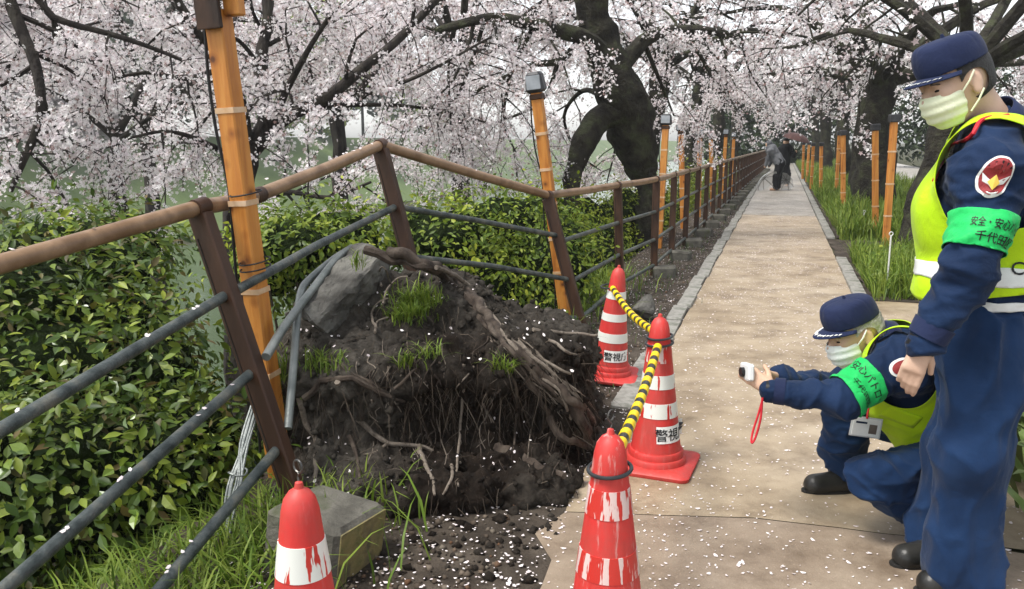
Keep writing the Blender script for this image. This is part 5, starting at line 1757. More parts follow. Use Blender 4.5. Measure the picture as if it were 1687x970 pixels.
def shell_points(ells, n, inner=.55, r=None, zmin=None):
    r = r or rng
    vol = np.array([e[1][0] * e[1][1] + e[1][2] * (e[1][0] + e[1][1]) for e in ells]); vol = vol / vol.sum()
    P, Nn = [], []
    for (c, rad), w in zip(ells, vol):
        k = int(n * w) + 1
        d = r.normal(0, 1, (k, 3)); d /= np.linalg.norm(d, axis=1)[:, None]
        q = np.where(r.random(k) < .22, r.uniform(.95, 1.34, k), r.uniform(inner, 1.06, k) ** .7)
        lump = np.array([1 + .34 * mnoise.noise(Vector(e * 3.4) + Vector(c)) + .12 * mnoise.noise(Vector(e * 9) + Vector(c)) for e in d])
        P.append(np.asarray(c) + d * np.asarray(rad) * (q * lump)[:, None])
        Nn.append(d / np.asarray(rad))
    P = np.concatenate(P); Nn = np.concatenate(Nn); Nn /= np.linalg.norm(Nn, axis=1)[:, None]
    if zmin is not None:
        m_ = P[:, 2] > zmin(P) ; P, Nn = P[m_], Nn[m_]
    return P, Nn

def shrub(name, ells, n, size, mat, label, cat='shrub', group=None, leaf_objs=0, seed=0, stems=5, base=None, core=True):
    r = np.random.default_rng(seed)
    c0_ = np.asarray(ells[0][0]) if base is None else np.asarray(base)
    b = np.array([c0_[0], c0_[1], tz(c0_[0], c0_[1])])
    t = thing(name, b, label, cat, group)
    P, Nn = shell_points(ells, n, .45, r, lambda P: terrain(P[:, 0], P[:, 1]) - .02)
    nn = Nn + np.array([0, -.25, .75])
    nn /= np.linalg.norm(nn, axis=1)[:, None]
    x, y, z = rand_frames(nn, .55, r)
    # leaves point outwards and droop
    y2 = Nn * .8 + r.normal(0, .5, Nn.shape) + np.array([0, 0, -.25]); y2 -= z * (y2 * z).sum(1)[:, None]
    y2 /= np.linalg.norm(y2, axis=1)[:, None] + 1e-9; x2 = np.cross(y2, z)
    sz = r.uniform(.45, 1.4, len(P)) * size
    k0 = 0
    if leaf_objs:
        # the nearest outer leaves, one object each
        q = np.array([(p - np.array([0, 0, CH])) @ p for p in P])
        front = ((Nn * (np.array([0, 0, CH]) - P)).sum(1) > .2) & (P[:, 2] > -.35)
        cand = np.where(front)[0]
        cand = cand[np.argsort(np.linalg.norm(P[cand] - np.array([0, 0, CH]), axis=1))][: leaf_objs * 3]
        pick = r.choice(cand, min(leaf_objs, len(cand)), replace=False)
        meshes = []
        for j in range(4):
            bm_ = [(a * (1 + .25 * (j % 2)), b_, c_ * (.5 + .5 * j)) for a, b_, c_ in LEAF_V]
            me = bpy.data.meshes.new('leaf'); me.from_pydata(bm_, [], LEAF_F)
            g = [(.08, .14, .016), (.13, .195, .022), (.055, .10, .012), (.20, .25, .04)][j]
            mm_ = leaf_single[j] if len(leaf_single) > j else None
            if mm_ is None:
                mm_ = surf('leaf_tint', tuple(q_ * .8 for q_ in g), g, 30, .33, spec=.6); leaf_single.append(mm_)
            me.materials.append(mm_); meshes.append(me)
        for i_ in pick:
            o = bpy.data.objects.new('leaf', meshes[int(r.integers(4))])
            Mx = np.column_stack([x2[i_], y2[i_], z[i_]]) * sz[i_] * 1.15
            M4 = Matrix([[*Mx[0], P[i_][0]], [*Mx[1], P[i_][1]], [*Mx[2], P[i_][2]], [0, 0, 0, 1]])
            COL.objects.link(o); o.parent = t
            o.matrix_parent_inverse = Matrix.Translation(-Vector(t.location)); o.matrix_basis = M4
        keep = np.ones(len(P), bool); keep[pick] = False
        P, x2, y2, z, sz = P[keep], x2[keep], y2[keep], z[keep], sz[keep]
    # dense twiggy heart of the bush
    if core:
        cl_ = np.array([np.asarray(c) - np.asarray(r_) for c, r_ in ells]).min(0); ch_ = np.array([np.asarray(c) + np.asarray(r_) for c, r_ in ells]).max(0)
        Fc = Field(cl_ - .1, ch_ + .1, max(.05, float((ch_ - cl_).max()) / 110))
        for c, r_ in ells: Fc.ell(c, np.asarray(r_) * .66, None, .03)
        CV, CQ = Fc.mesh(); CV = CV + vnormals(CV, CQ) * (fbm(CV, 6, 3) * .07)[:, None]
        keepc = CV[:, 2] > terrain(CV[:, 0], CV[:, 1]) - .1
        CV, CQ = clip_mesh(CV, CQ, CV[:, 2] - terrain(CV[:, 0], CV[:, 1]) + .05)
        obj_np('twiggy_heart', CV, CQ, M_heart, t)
    V, F = stamp(LEAF_V, LEAF_F, P, x2, y2, z, sz)
    tag(obj_np('foliage', V, F, mat, t), kind='stuff')
    for s in range(stems):
        c, rad = ells[s % len(ells)]
        e = np.asarray(c) + r.normal(0, .35, 3) * np.asarray(rad)
        st_ = np.array([e[0] * .5 + c0_[0] * .5 + r.normal(0, .12), e[1] * .5 + c0_[1] * .5 + r.normal(0, .1), 0.0]); st_[2] = tz(st_[0], st_[1]) - .05
        if e[2] < st_[2] + .1: e[2] = st_[2] + .3
        pts = smooth_path([st_, (st_ + e) / 2 + r.normal(0, .06, 3), e], 4)
        mb = MB(); mb.tube(pts, list(np.linspace(.016, .006, len(pts))), 6); mb.build('stem', M_stem, t, smooth=True)
    return t
leaf_single = []

def E(px, py, d, rx, ry, rz):
    return (W(px, py, d), (rx, ry, rz))
shrub('broadleaf_shrub', [E(110, 445, 4.5, .62, .5, .33), E(30, 520, 4.0, .6, .5, .45), E(190, 400, 4.9, .4, .4, .22), E(60, 640, 3.7, .6, .5, .5), E(215, 580, 4.1, .36, .4, .42), E(250, 660, 3.9, .34, .38, .45)],
      13500, .052, M_leaf_big, 'large glossy broadleaf shrub filling the left side behind the handrail', leaf_objs=150, seed=1)
shrub('broadleaf_shrub', [E(90, 800, 3.1, .5, .45, .42), E(240, 790, 3.3, .42, .4, .35), E(-60, 830, 2.9, .45, .4, .5), E(320, 720, 3.55, .25, .3, .28)],
      8600, .052, M_leaf_big, 'low dark leafy shrub at the lower left under the fence rails', leaf_objs=130, seed=2)
shrub('broadleaf_shrub', [E(490, 400, 6.0, .42, .4, .22), E(450, 430, 6.2, .4, .4, .4), E(560, 400, 6.4, .5, .45, .35)],
      5200, .055, M_leaf_mid, 'rounded green shrub beyond the orange pole and the bent rails', seed=3)
shrub('broadleaf_shrub', [E(720, 400, 6.8, .6, .5, .40), E(820, 372, 7.4, .6, .5, .36), E(900, 440, 7.2, .5, .5, .5), E(770, 470, 6.9, .7, .5, .45), E(880, 520, 6.9, .4, .4, .3)],
      11000, .052, M_leaf_mid, 'dense green shrub behind the sagging fence span next to the far cone', seed=4)
# clipped hedge behind the straight fence
he = []
for u in np.arange(7.6, 34, .75):
    he.append((UN(u, 2.55 - .012 * u + .2 * math.sin(u * 5.1), .30 + .16 * math.sin(u * 2.3) + .1 * math.sin(u * 7)), (.44 + .1 * math.sin(u * 3), .5, .5 + .12 * math.sin(u * 4.4))))
    he.append((UN(u + .3, 2.3 - .012 * u, -.05), (.4, .42, .42)))
hd = shrub('hedge', he[:26], 15000, .055, M_leaf_young, 'long yellow green hedge running behind the straight part of the fence', 'hedge', seed=5, stems=8)
P, Nn = shell_points(he[26:], 6500, .5, np.random.default_rng(6))
x, y, z = rand_frames(Nn + np.array([0, -.2, .6]), .6)
V, F = stamp(LEAF_V, LEAF_F, P, x, y, z, rng.uniform(.06, .1, len(P)))
tag(obj_np('far_foliage', V, F, M_leaf_young, hd), kind='stuff')

# grass and weeds on the bank by the fence, under the shrubs and round the posts
pts = []
for _ in range(13000):
    u = rng.choice([rng.uniform(.6, 9), rng.uniform(.8, 4.2)]); n = rng.choice([rng.uniform(1.55, 3.2), rng.normal(1.85, .25)])
    p = UN(u, n)
    if -1.1 < p[0] < .45 and 3.15 < p[1] < 5.0: continue
    pts.append((p[0], p[1], tz(p[0], p[1]) - .0))
gv, gf = blades(np.array(pts), .23, .009, .75)
tag(obj_np('bank_grass', gv, gf, M_grass), 'bright green grass and weeds on the bank beside the fence', 'grass', kind='stuff')
pts = []
for _ in range(1500):
    u = 4.4 + 28 * rng.random() ** 1.6; n = rng.normal(1.32 - .012 * u, .16)
    p = UN(u, n)
    pts.append((p[0], p[1], 0))
gv, gf = blades(np.array(pts), .08, .006, .9)
tag(obj_np('fence_grass', gv, gf, M_grass_dark), 'thin grass along the foot of the fence posts', 'grass', kind='stuff')

# planted beds right of the path
def bed(name, u0, u1, n0, n1, count, hgt, label, mats):
    pts = []
    for _ in range(count):
        u = u0 + (u1 - u0) * rng.random() ** (1.5 if u1 - u0 > 8 else 1); n = rng.uniform(n1, n0)
        p = UN(u + .06 * math.sin(n * 9), n); pts.append((p[0], p[1], .0))
    pts = np.array(pts)
    hh = hgt * (1 + .5 * np.array([mnoise.noise(Vector((p[0] * 1.6, p[1] * 1.6, 0))) for p in pts]))
    gv, gf = blades(pts, 1.0, .012 if u0 < 12 else .022, .55)
    # rescale every blade to its own height
    gv = gv.reshape(-1, 7, 3); gv = pts[:, None] + (gv - pts[:, None]) * np.stack([hh, hh, hh], 1)[:, None, :] * np.array([1, 1, 1])
    sd = gv[:, 1:2] - gv[:, 0:1]
    wv = (.012 if u0 < 12 else .022) / (np.linalg.norm(sd, axis=2, keepdims=True) + 1e-9) - 1
    for a_, b_ in ((0, 1), (2, 3), (4, 5)):
        d_ = (gv[:, b_] - gv[:, a_]) * .5 * wv[:, 0] * .6
        gv[:, b_] += d_; gv[:, a_] -= d_
    gv = gv.reshape(-1, 3)
    tag(obj_np(name, gv, gf, mats), label, 'grass', kind='stuff')
flat('bed_soil', [UN(8.1, -.85), UN(11.2, -.85), UN(11.2, -4.2), UN(8.1, -4.2)], .012, M_dirt, noise_e=.05)
flat('bed_soil', [UN(13.4, -.86), UN(60, -.86), UN(60, -4.2), UN(13.4, -4.2)], .012, M_dirt)
bed('bed_grass', 8.15, 11.3, -.88, -4.1, 13000, .30, 'lush grass bed right of the path next to the standing man', M_grass)
bed('bed_grass', 13.2, 58, -.90, -4.1, 22000, .40, 'long grass bed with poles and tree trunks receding along the path', M_grass)
pts = np.array([[*UN(u, n)[:2], 0] for u, n in zip(rng.uniform(8.2, 11.2, 1500), rng.uniform(-4, -.9, 1500))]); pts[:, 2] = rng.uniform(.05, .24, len(pts))
x, y, z = rand_frames(np.tile([0, -.3, 1.0], (len(pts), 1)), .5)
V, F = stamp(LEAF_V, LEAF_F, pts, x, y, z, rng.uniform(.05, .11, len(pts)))
tag(obj_np('bed_weeds', V, F, M_leaf_mid), 'broad leaved weeds among the grass beside the standing man', 'weeds', kind='stuff')
# strap leaved clump at the right edge
def strap_clump(c, n, hgt, label, seed):
    r = np.random.default_rng(seed)
    t = thing('strap_leaf_plant', c, label, 'plant')
    for k in range(n):
        a = r.uniform(0, 2 * math.pi); l = hgt * r.uniform(.6, 1.2); w = r.uniform(.018, .032)
        d = np.array([math.cos(a), math.sin(a), 0]); s = np.array([-d[1], d[0], 0])
        b0 = np.asarray(c) + np.array([r.normal(0, .11), r.normal(0, .22), 0])
        V, F = [], []
        K = 6
        for j in range(K + 1):
            q = j / K
            p = b0 + d * (l * .65 * q ** 1.5) + np.array([0, 0, l * (q - .45 * q ** 2.6)])
            ww = w * math.sin(math.pi * (.12 + .88 * q)) ** .8
            V += [p - s * ww, p + np.array([0, 0, -.25 * ww]), p + s * ww]
        for j in range(K):
            F += [(3 * j, 3 * j + 1, 3 * j + 4, 3 * j + 3), (3 * j + 1, 3 * j + 2, 3 * j + 5, 3 * j + 4)]
        mb = MB(); mb.add(V, F); mb.build('leaf', M_strap_leaf[k % 2], t, smooth=True)
M_strap_leaf = [surf('strap_leaf', (.05, .09, .02), (.11, .16, .04), 8, .4, c3=(.08, .12, .03)), surf('strap_leaf_light', (.09, .14, .035), (.16, .20, .06), 8, .4)]
strap_clump(np.array([2.36, 3.30, 0]), 46, .62, 'clump of strap leaves at the right edge behind the standing legs', 1)
strap_clump(np.array([2.62, 3.95, 0]), 40, .6, 'farther clump of strap leaves at the right edge near the grass bed', 2)
strap_clump(np.array([2.12, 2.78, 0]), 34, .5, 'lowest clump of strap leaves in the bottom right corner', 3)

# ---------------------------------------------------------------- cherry trees
class Cherry:
    def __init__(s, name, base, label, seed, bark=None, cat='tree', group='cherry trees in blossom'):
        s.r = np.random.default_rng(seed)
        s.t = thing(name, base, label, cat, group)
        s.bark = bark or M_bark
        s.tw = MB(); s.bl = []; s.limbs = []
    def limb(s, pts, r0, r1, name='limb', n=9, sub=5, wob=.35, spawn=True, rl=None):
        P = smooth_path(pts, sub); k = len(P)
        P = [p + np.array([mnoise.noise(Vector(p * 1.7 + 3)), mnoise.noise(Vector(p * 1.7 + 8)), mnoise.noise(Vector(p * 1.7 + 13))]) * r0 * wob for p in P]
        R = [lerp(r0, r1, (i / (k - 1)) ** .8) * (1 + .13 * mnoise.noise(Vector(P[i] * 3))) for i in range(k)]
        if rl is not None:
            R = [float(np.interp(i / (k - 1) * (len(rl) - 1), range(len(rl)), rl)) * (1 + .08 * mnoise.noise(Vector(P[i] * 3))) for i in range(k)]
        mb = MB(); mb.tube(P, R, n)
        if r0 > .09:
            mb.v = [tuple(Vector(q) + Vector((mnoise.noise(Vector(q) * 5), mnoise.noise(Vector(q) * 5 + Vector((9, 0, 0))), 0)) * r0 * .22 + Vector((mnoise.noise(Vector((q[0] * 16, q[1] * 16, q[2] * 5))), mnoise.noise(Vector((q[0] * 16 + 7, q[1] * 16, q[2] * 5))), 0)) * .02) for q in mb.v]
        mb.build(name, s.bark, s.t, smooth=True)
        if spawn: s.limbs.append((P, R))
    def twig(s, p, d, L, r0, segs=4, droop=.12):
        P = [np.array(p)]
        d = d / np.linalg.norm(d)
        for i in range(segs):
            d = d + s.r.normal(0, .17, 3) + np.array([0, 0, -droop]); d /= np.linalg.norm(d)
            P.append(P[-1] + d * L / segs)
        s.tw.tube(P, [lerp(r0, r0 * .35, i / segs) for i in range(segs + 1)], 4, cap=False)
        return P
    def flowers(s, P, dens, spread, start=.0):
        P = np.array(P)
        L = np.linalg.norm(np.diff(P, axis=0), axis=1).sum()
        k = s.r.poisson(max(.1, L * dens * .84))
        if k == 0: return
        q = start + (1 - start) * s.r.random(k)
        f = q * (len(P) - 1); i = np.minimum(f.astype(int), len(P) - 2)
        c = P[i] + (P[i + 1] - P[i]) * (f - i)[:, None]
        m = 7
        pos = np.repeat(c, m, 0) + s.r.normal(0, spread, (k * m, 3))
        s.bl.append(pos)
    def grow(s, step=.3, L1=(.7, 1.6), L2=(.2, .6), n2=5, dens=9, spread=.035, droop=.1, skip=.15, upbias=.15):
        for P, R in s.limbs:
            acc = 0
            for i in range(1, len(P)):
                seg = P[i] - P[i - 1]; acc += np.linalg.norm(seg)
                if i / len(P) < skip: acc = 0; continue
                while acc > step:
                    acc -= step * s.r.uniform(.7, 1.3)
                    t = seg / (np.linalg.norm(seg) + 1e-9)
                    a = s.r.normal(0, 1, 3); a -= t * (a @ t); a /= np.linalg.norm(a)
                    d = a + t * .5 + np.array([0, 0, upbias])
                    L = s.r.uniform(*L1)
                    B_ = s.twig(P[i], d, L, max(.009, min(R[i] * .5, .026)), 5, droop)
                    s.flowers(B_, dens, spread, .2)
                    for _ in range(n2):
                        j = s.r.integers(1, len(B_))
                        d2 = (B_[j] - B_[j - 1]); d2 /= np.linalg.norm(d2)
                        C_ = s.twig(B_[j], d2 + s.r.normal(0, .75, 3), s.r.uniform(*L2), .0065, 3, droop)
                        s.flowers(C_, dens * 1.3, spread)
    def finish(s, size=.034, mat=None, base=(FLOWER_V, FLOWER_F), twigs=True):
        if twigs: tag(s.tw.build('twigs', s.bark, s.t), kind='stuff')
        if s.bl:
            P = np.concatenate(s.bl)
            out = s.r.normal(0, 1, P.shape) + np.array([0, -.5, -.1])
            x, y, z = rand_frames(out / np.linalg.norm(out, axis=1)[:, None], .3, s.r)
            V, F = stamp(base[0], base[1], P, x, y, z, s.r.uniform(.55, 1.3, len(P)) * size)
            tag(obj_np('blossom', V, F, mat or M_blossom, s.t), kind='stuff')
        return s.t
def PX(lst):
    return [W(a, b, c) for a, b, c in lst]

# left: the tree standing on the moat bank behind the tall orange pole
b_ = W(385, 430, 9.0); b_[2] = tz(b_[0], b_[1]) - .1
T = Cherry('cherry_tree', b_, 'dark forked cherry tree on the moat bank right behind the tall orange pole', 21)
T.limb([b_, W(388, 400, 9), W(396, 340, 9), W(406, 252, 9)], .19, .12, 'trunk', 12, spawn=False)
T.limb(PX([(406, 256, 9), (400, 190, 8.8), (372, 112, 8.5), (335, 60, 8.2), (300, 10, 8), (262, -70, 7.8)]), .09, .03)
T.limb(PX([(406, 256, 9), (436, 200, 9), (431, 110, 9.1), (440, 25, 9.2), (428, -90, 9.3)]), .11, .05)
T.limb(PX([(412, 250, 9), (464, 196, 9.2), (540, 160, 9.4), (592, 118, 9.6), (650, 70, 9.8), (700, 18, 10), (770, -60, 10.2)]), .085, .04)
T.limb(PX([(446, 205, 9), (472, 150, 8.7), (505, 85, 8.4), (548, 20, 8.2)]), .05, .02)
T.limb(PX([(510, 176, 9.3), (600, 172, 9.8), (700, 178, 10.4), (800, 200, 10.8)]), .035, .012)
T.limb(PX([(400, 270, 9), (340, 235, 8.4), (280, 215, 7.9), (220, 225, 7.5)]), .04, .012)
T.limb(PX([(398, 335, 9), (470, 318, 8.6), (540, 325, 8.2), (610, 300, 8)]), .045, .012)
T.limb(PX([(372, 112, 8.5), (310, 130, 8.2), (240, 120, 7.9), (150, 140, 7.5)]), .035, .012)
T.limb(PX([(592, 118, 9.6), (640, 140, 9.4), (720, 110, 9.3), (810, 60, 9.2)]), .03, .012)
T.limb(PX([(431, 110, 9.1), (380, 60, 8.8), (300, 80, 8.4)]), .03, .012)
T.limb(PX([(396, 350, 9), (440, 380, 8.4), (500, 360, 7.9), (560, 350, 7.6)]), .03, .01)
T.grow(step=.22, L1=(.6, 1.5), dens=17, spread=.036)
T.finish(.034)
# left edge tree, mostly outside the frame
b_ = np.array([-5.6, 7.0, 0]); b_[2] = tz(*b_[:2]) - .1
T = Cherry('cherry_tree', b_, 'cherry tree at the left edge with one dark limb sloping down', 22)
T.limb([b_, b_ + np.array([.1, .1, 1.6]), b_ + np.array([.3, .1, 3.0])], .17, .11, 'trunk', 10, spawn=False)
top_ = b_ + np.array([.3, .1, 3.0])
T.limb([top_, W(-60, -60, 7), W(40, 60, 6.8), W(66, 170, 6.6), W(38, 262, 6.5), W(18, 315, 6.4)], .07, .02)
T.limb([top_, W(-20, -40, 7), W(90, 30, 7), W(200, 60, 7.1), W(300, 100, 7.2)], .05, .015)
T.limb([top_, W(-80, 120, 7), W(20, 190, 6.8), W(70, 240, 6.6)], .03, .01)
T.grow(step=.22, L1=(.5, 1.3), dens=16, spread=.036)
T.finish(.034)
# slimmer trunk between them
b_ = W(200, 420, 13); b_[2] = tz(b_[0], b_[1]) - .1
T = Cherry('cherry_tree', b_, 'slim dark cherry trunk farther down the bank left of the orange pole', 23)
T.limb([b_, W(198, 360, 13), W(192, 290, 13), W(190, 220, 13)], .15, .1, 'trunk', 10, spawn=False)
T.limb(PX([(190, 225, 13), (150, 120, 12.6), (90, 40, 12), (40, -40, 11.6)]), .08, .03)
T.limb(PX([(190, 225, 13), (240, 130, 13.3), (270, 40, 13.6), (330, -60, 14)]), .08, .03)
T.limb(PX([(190, 235, 13), (260, 185, 12.5), (330, 160, 12)]), .05, .02)
T.limb(PX([(190, 230, 13), (120, 170, 12.8), (60, 140, 12.5)]), .05, .02)
T.grow(step=.3, L1=(.7, 1.6), dens=13, spread=.045)
T.finish(.045, base=(STAR_V, STAR_F))

# the big leaning tree by the straight fence, limb arching down to the left
b_ = W(1072, 345, 12.0); b_[2] = tz(b_[0], b_[1]) - .15
T = Cherry('cherry_tree', b_, 'thick leaning cherry trunk with a low limb arching to the left above the fence', 24, M_bark_moss)
T.limb([b_, W(1070, 330, 12), W(1064, 285, 12), W(1055, 245, 11.95), W(1040, 198, 11.9), W(1014, 130, 11.7), W(990, 60, 11.55), W(968, -40, 11.4)], .3, .3, 'trunk', 22, 9, spawn=False, rl=[.20, .19, .19, .27, .36, .30, .23, .18])
T.limb([W(1040, 185, 11.85), W(1010, 188, 11.7), W(982, 210, 11.5), W(960, 245, 11.35), W(946, 285, 11.25), W(936, 345, 11.2)], .24, .115, 'low_limb', 12, spawn=False)
T.limb(PX([(1010, 130, 11.6), (960, 60, 11.2), (880, 40, 10.8), (800, 30, 10.5), (720, 50, 10.3)]), .16, .04)
T.limb(PX([(1005, 110, 11.6), (980, 40, 11.5), (960, -50, 11.4)]), .2, .1)
T.limb(PX([(1010, 130, 11.6), (1060, 70, 11.8), (1130, 50, 12.2), (1220, 60, 12.6)]), .15, .04)
T.limb(PX([(960, 60, 11.2), (920, 100, 11.0), (870, 110, 10.9), (800, 140, 10.8), (720, 190, 10.6)]), .06, .012)
T.limb(PX([(880, 40, 10.8), (840, 130, 10.9), (830, 200, 11), (850, 250, 11.1)]), .035, .01)
T.limb(PX([(800, 30, 10.5), (770, 120, 10.8), (740, 190, 11), (720, 240, 11.2)]), .03, .01)
T.limb(PX([(920, 100, 11.0), (890, 170, 11.5), (800, 210, 11.8), (760, 250, 12)]), .03, .01)
T.limb(PX([(840, 130, 10.9), (770, 160, 11.5), (690, 210, 12)]), .025, .01)
T.limb(PX([(1000, 160, 11.6), (960, 150, 12.2), (930, 190, 12.6), (950, 250, 12.8), (990, 280, 13)]), .05, .01)
T.limb(PX([(1040, 170, 12.4), (1020, 210, 13), (1010, 260, 13.2), (1000, 300, 13.3)]), .03, .01)
T.limb(PX([(1060, 70, 11.8), (1090, 140, 12.2), (1110, 190, 12.4)]), .04, .012)
T.limb(PX([(1130, 50, 12.2), (1170, 120, 12.8), (1190, 170, 13)]), .04, .012)
T.grow(step=.22, L1=(.6, 1.5), dens=16, spread=.045, droop=.18)
T.finish(.042, base=(STAR_V, STAR_F))

# drooping white masses farther out over the moat
def crown_tree(name, base, hgt, rad, label, seed, nl=7, size=.06, dens=6, step=.5, bark=None, lean=(0, 0), trunk_r=.25, fork=2.0, far=False, group='cherry trees in blossom', low=.3):
    r = np.random.default_rng(seed)
    b = np.asarray(base, float)
    T = Cherry(name, b, label, seed, bark, group=group)
    fk = b + np.array([lean[0], lean[1], fork])
    T.limb([b, (b + fk) / 2 + r.normal(0, .06, 3), fk], trunk_r, trunk_r * .72, 'trunk', 12, spawn=False)
    for k in range(nl):
        a = 2 * math.pi * (k + r.uniform(-.3, .3)) / nl
        d = np.array([math.cos(a), math.sin(a), 0])
        rr = rad * r.uniform(.75, 1.1); h = (hgt - fork) * r.uniform(.45, 1.0)
        if k % 3 == 0: h *= low
        pts = [fk, fk + d * rr * .25 + np.array([0, 0, h * .45]), fk + d * rr * .6 + np.array([0, 0, h * .85]), fk + d * rr + np.array([0, 0, h * .9 - .2])]
        T.limb(pts, trunk_r * .42, .025, n=7, sub=4)
    T.grow(step=step, L1=(.9, 2.0), L2=(.3, .8), n2=4, dens=dens, spread=.075, droop=.16, skip=.25)
    return T.finish(size, M_blossom_far, (STAR_V, STAR_F))
def on_ground(px, py_base, d):
    p = W(px, py_base, d); p[2] = tz(p[0], p[1]) - .1
    return p
crown_tree('cherry_tree', on_ground(760, 330, 19), 10.0, 4.4, 'white blossoming cherry tree on the bank beyond the lifted fence post', 31, 10, .08, 10, .36, trunk_r=.25, fork=6.0, low=.7)
crown_tree('cherry_tree', on_ground(560, 330, 21), 11, 4.6, 'white blossoming cherry tree low on the bank behind the forked tree', 32, 10, .08, 10, .36, trunk_r=.25, fork=7.2, low=.7)
crown_tree('cherry_tree', on_ground(250, 330, 23), 13, 5.0, 'white blossoming cherry tree far down the bank at the left', 33, 10, .085, 9, .38, trunk_r=.25, fork=9.4, low=.7)
# row along the fence
for q, (u, n, lb) in enumerate([(19, 3.0, 'cherry tree in the fence row next after the big leaning trunk'), (26, 2.8, 'second cherry tree beyond the big leaning trunk in the fence row'), (34, 2.7, 'third cherry tree beyond the big leaning trunk in the fence row'), (44, 2.6, 'last cherry tree of the fence row')]):
    p = UN(u, n); p[2] = tz(p[0], p[1]) - .1
    crown_tree('cherry_tree', p, 6.4, 3.3, lb, 41 + q, 8, .085, 5, .55, M_bark_moss, (.25, -.2), .30, 3.7, low=.6)
# right of the path
b1 = G(1437, 345); 
crown_tree('cherry_tree', b1, 5.4, 4.2, 'very thick dark cherry trunk right of the path behind two orange props', 51, 9, .08, 5, .5, M_bark_moss, (-.1, 0), .46, 2.7)
b2 = G(1508, 408)
crown_tree('cherry_tree', b2, 5.2, 4.0, 'leaning dark cherry trunk partly hidden by the standing man', 52, 8, .07, 5, .5, M_bark_moss, (.55, .1), .26, 2.4)
for q, (u, n, lb) in enumerate([(25, -2.1, 'dark cherry trunk in the right row behind the thickest one'), (33, -2.2, 'third cherry tree of the right row down the path'), (42, -2.1, 'fourth cherry tree of the right row down the path'), (52, -2.0, 'farthest cherry tree of the right row near the path end'), (24, -9.0, 'cherry tree beyond the pale lane on the right'), (36, -10.5, 'far cherry tree beyond the pale lane')]):
    p = UN(u, n)
    crown_tree('cherry_tree', p, 5.8, 3.4, lb, 61 + q, 8, .09, 4.5, .6, M_bark_moss, (rng.normal(0, .2), 0), .3, 2.9, low=.55)

# ---------------------------------------------------------------- evergreens: end of the path, right side, opposite bank
def green_tree(base, hgt, rad, label, seed, n=1600, size=.5, mat=None, group='trees in the background', trunk=.25):
    r = np.random.default_rng(seed)
    b = np.asarray(base, float)
    t = thing('background_tree', b, label, 'tree', group)
    mb = MB(); mb.tube([b - np.array([0, 0, .2]), b + np.array([0, 0, hgt * .35]), b + np.array([r.normal(0, .3), r.normal(0, .3), hgt * .7])], [trunk, trunk * .8, trunk * .4], 8); mb.build('trunk', M_bark, t, smooth=True)
    ells = []
    for k in range(14):
        a = r.uniform(0, 6.28); q = r.uniform(0, .7)
        z = hgt * r.uniform(.16, .85)
        ells.append((b + np.array([math.cos(a) * rad * q, math.sin(a) * rad * q, z]), np.array([rad, rad, hgt * .36]) * r.uniform(.32, .55)))
    P, Nn = shell_points(ells, n, .5, r)
    x, y, z = rand_frames(Nn + np.array([0, 0, .4]), .5, r)
    V, F = stamp(LEAF_V, LEAF_F, P, x, y, z, r.uniform(.6, 1.4, len(P)) * size)
    tag(obj_np('crown', V, F, mat or M_leaf_dark, t), kind='stuff')
    return t
M_blossom_shaded = leafmat('blossom_shaded', [(.46, .40, .42), (.58, .51, .53), (.66, .61, .61)], .7, .3, .2)  # shade on the opposite-bank blossom is put into this darker petal colour
kinds = [('pale blossoming tree', M_blossom_shaded), ('dark evergreen tree', M_leaf_dark), ('mid green tree', M_leaf_mid)]
spots = [(34, 60), (44, 63), (54, 59), (64, 62), (75, 60), (87, 63), (100, 60), (40, 72), (58, 74), (80, 73), (104, 74), (116, 62), (26, 62), (134, 64)]
order = ['leftmost', 'second', 'third', 'fourth', 'fifth', 'sixth', 'seventh', 'first rear', 'second rear', 'third rear', 'fourth rear', 'rightmost', 'far left', 'most distant']
for q, (u, n) in enumerate(spots):
    p = UN(u, n); p[2] = tz(p[0], p[1]) - .2
    kd = kinds[0 if q % 5 == 2 else 1 + (q * 3 + q // 2) % 2]
    green_tree(p, 17 + 3 * math.sin(q * 2.3), 7.5 + math.sin(q), order[q] + ' ' + kd[0] + ' on the opposite bank of the moat', 80 + q, 3600, 1.0, kd[1], 'trees on the opposite bank')
for q, (u, n, h, lb) in enumerate([(66, .5, 7, 'dark evergreen closing the far end of the path'), (64, 4.5, 6, 'dark evergreen left of the far end of the path'), (65, -4, 8, 'dark evergreen right of the far end of the path'),
                                   (30, -13, 8, 'dark evergreen across the pale lane behind the standing man'), (44, -14, 9, 'farther evergreen across the pale lane'), (18, -12.5, 7, 'evergreen at the right edge across the pale lane'), (56, -15, 9, 'last evergreen along the pale lane'), (22, -10.5, 6.5, 'dark bushy evergreen just across the pale lane'), (34, -11, 7, 'second bushy evergreen just across the pale lane'), (52, -8, 7, 'evergreen where the pale lane meets the path end'), (58, 3, 6.5, 'evergreen behind the two far people with umbrellas')]):
    p = UN(u, n)
    green_tree(p, h, 4.0, lb, 120 + q, 3200, .34, M_leaf_dark, 'evergreens round the avenue')
# low dark hedge across the end of the path and along the lane
shrub('hedge', [(UN(61.5, n, .5), (.9, .6, .75)) for n in np.arange(-4, 5, 1.1)], 3500, .14, M_leaf_dark, 'low dark hedge across the far end of the path', 'hedge', seed=9, stems=3)
shrub('hedge', [(UN(u, -9.0 + .4 * math.sin(u * 3), .75 + .3 * math.sin(u * 1.7)), (.9, .9, 1.0)) for u in np.arange(8, 56, 1.4)], 11000, .13, M_leaf_mid, 'tall green hedge along the far side of the pale lane', 'hedge', seed=10, stems=3)

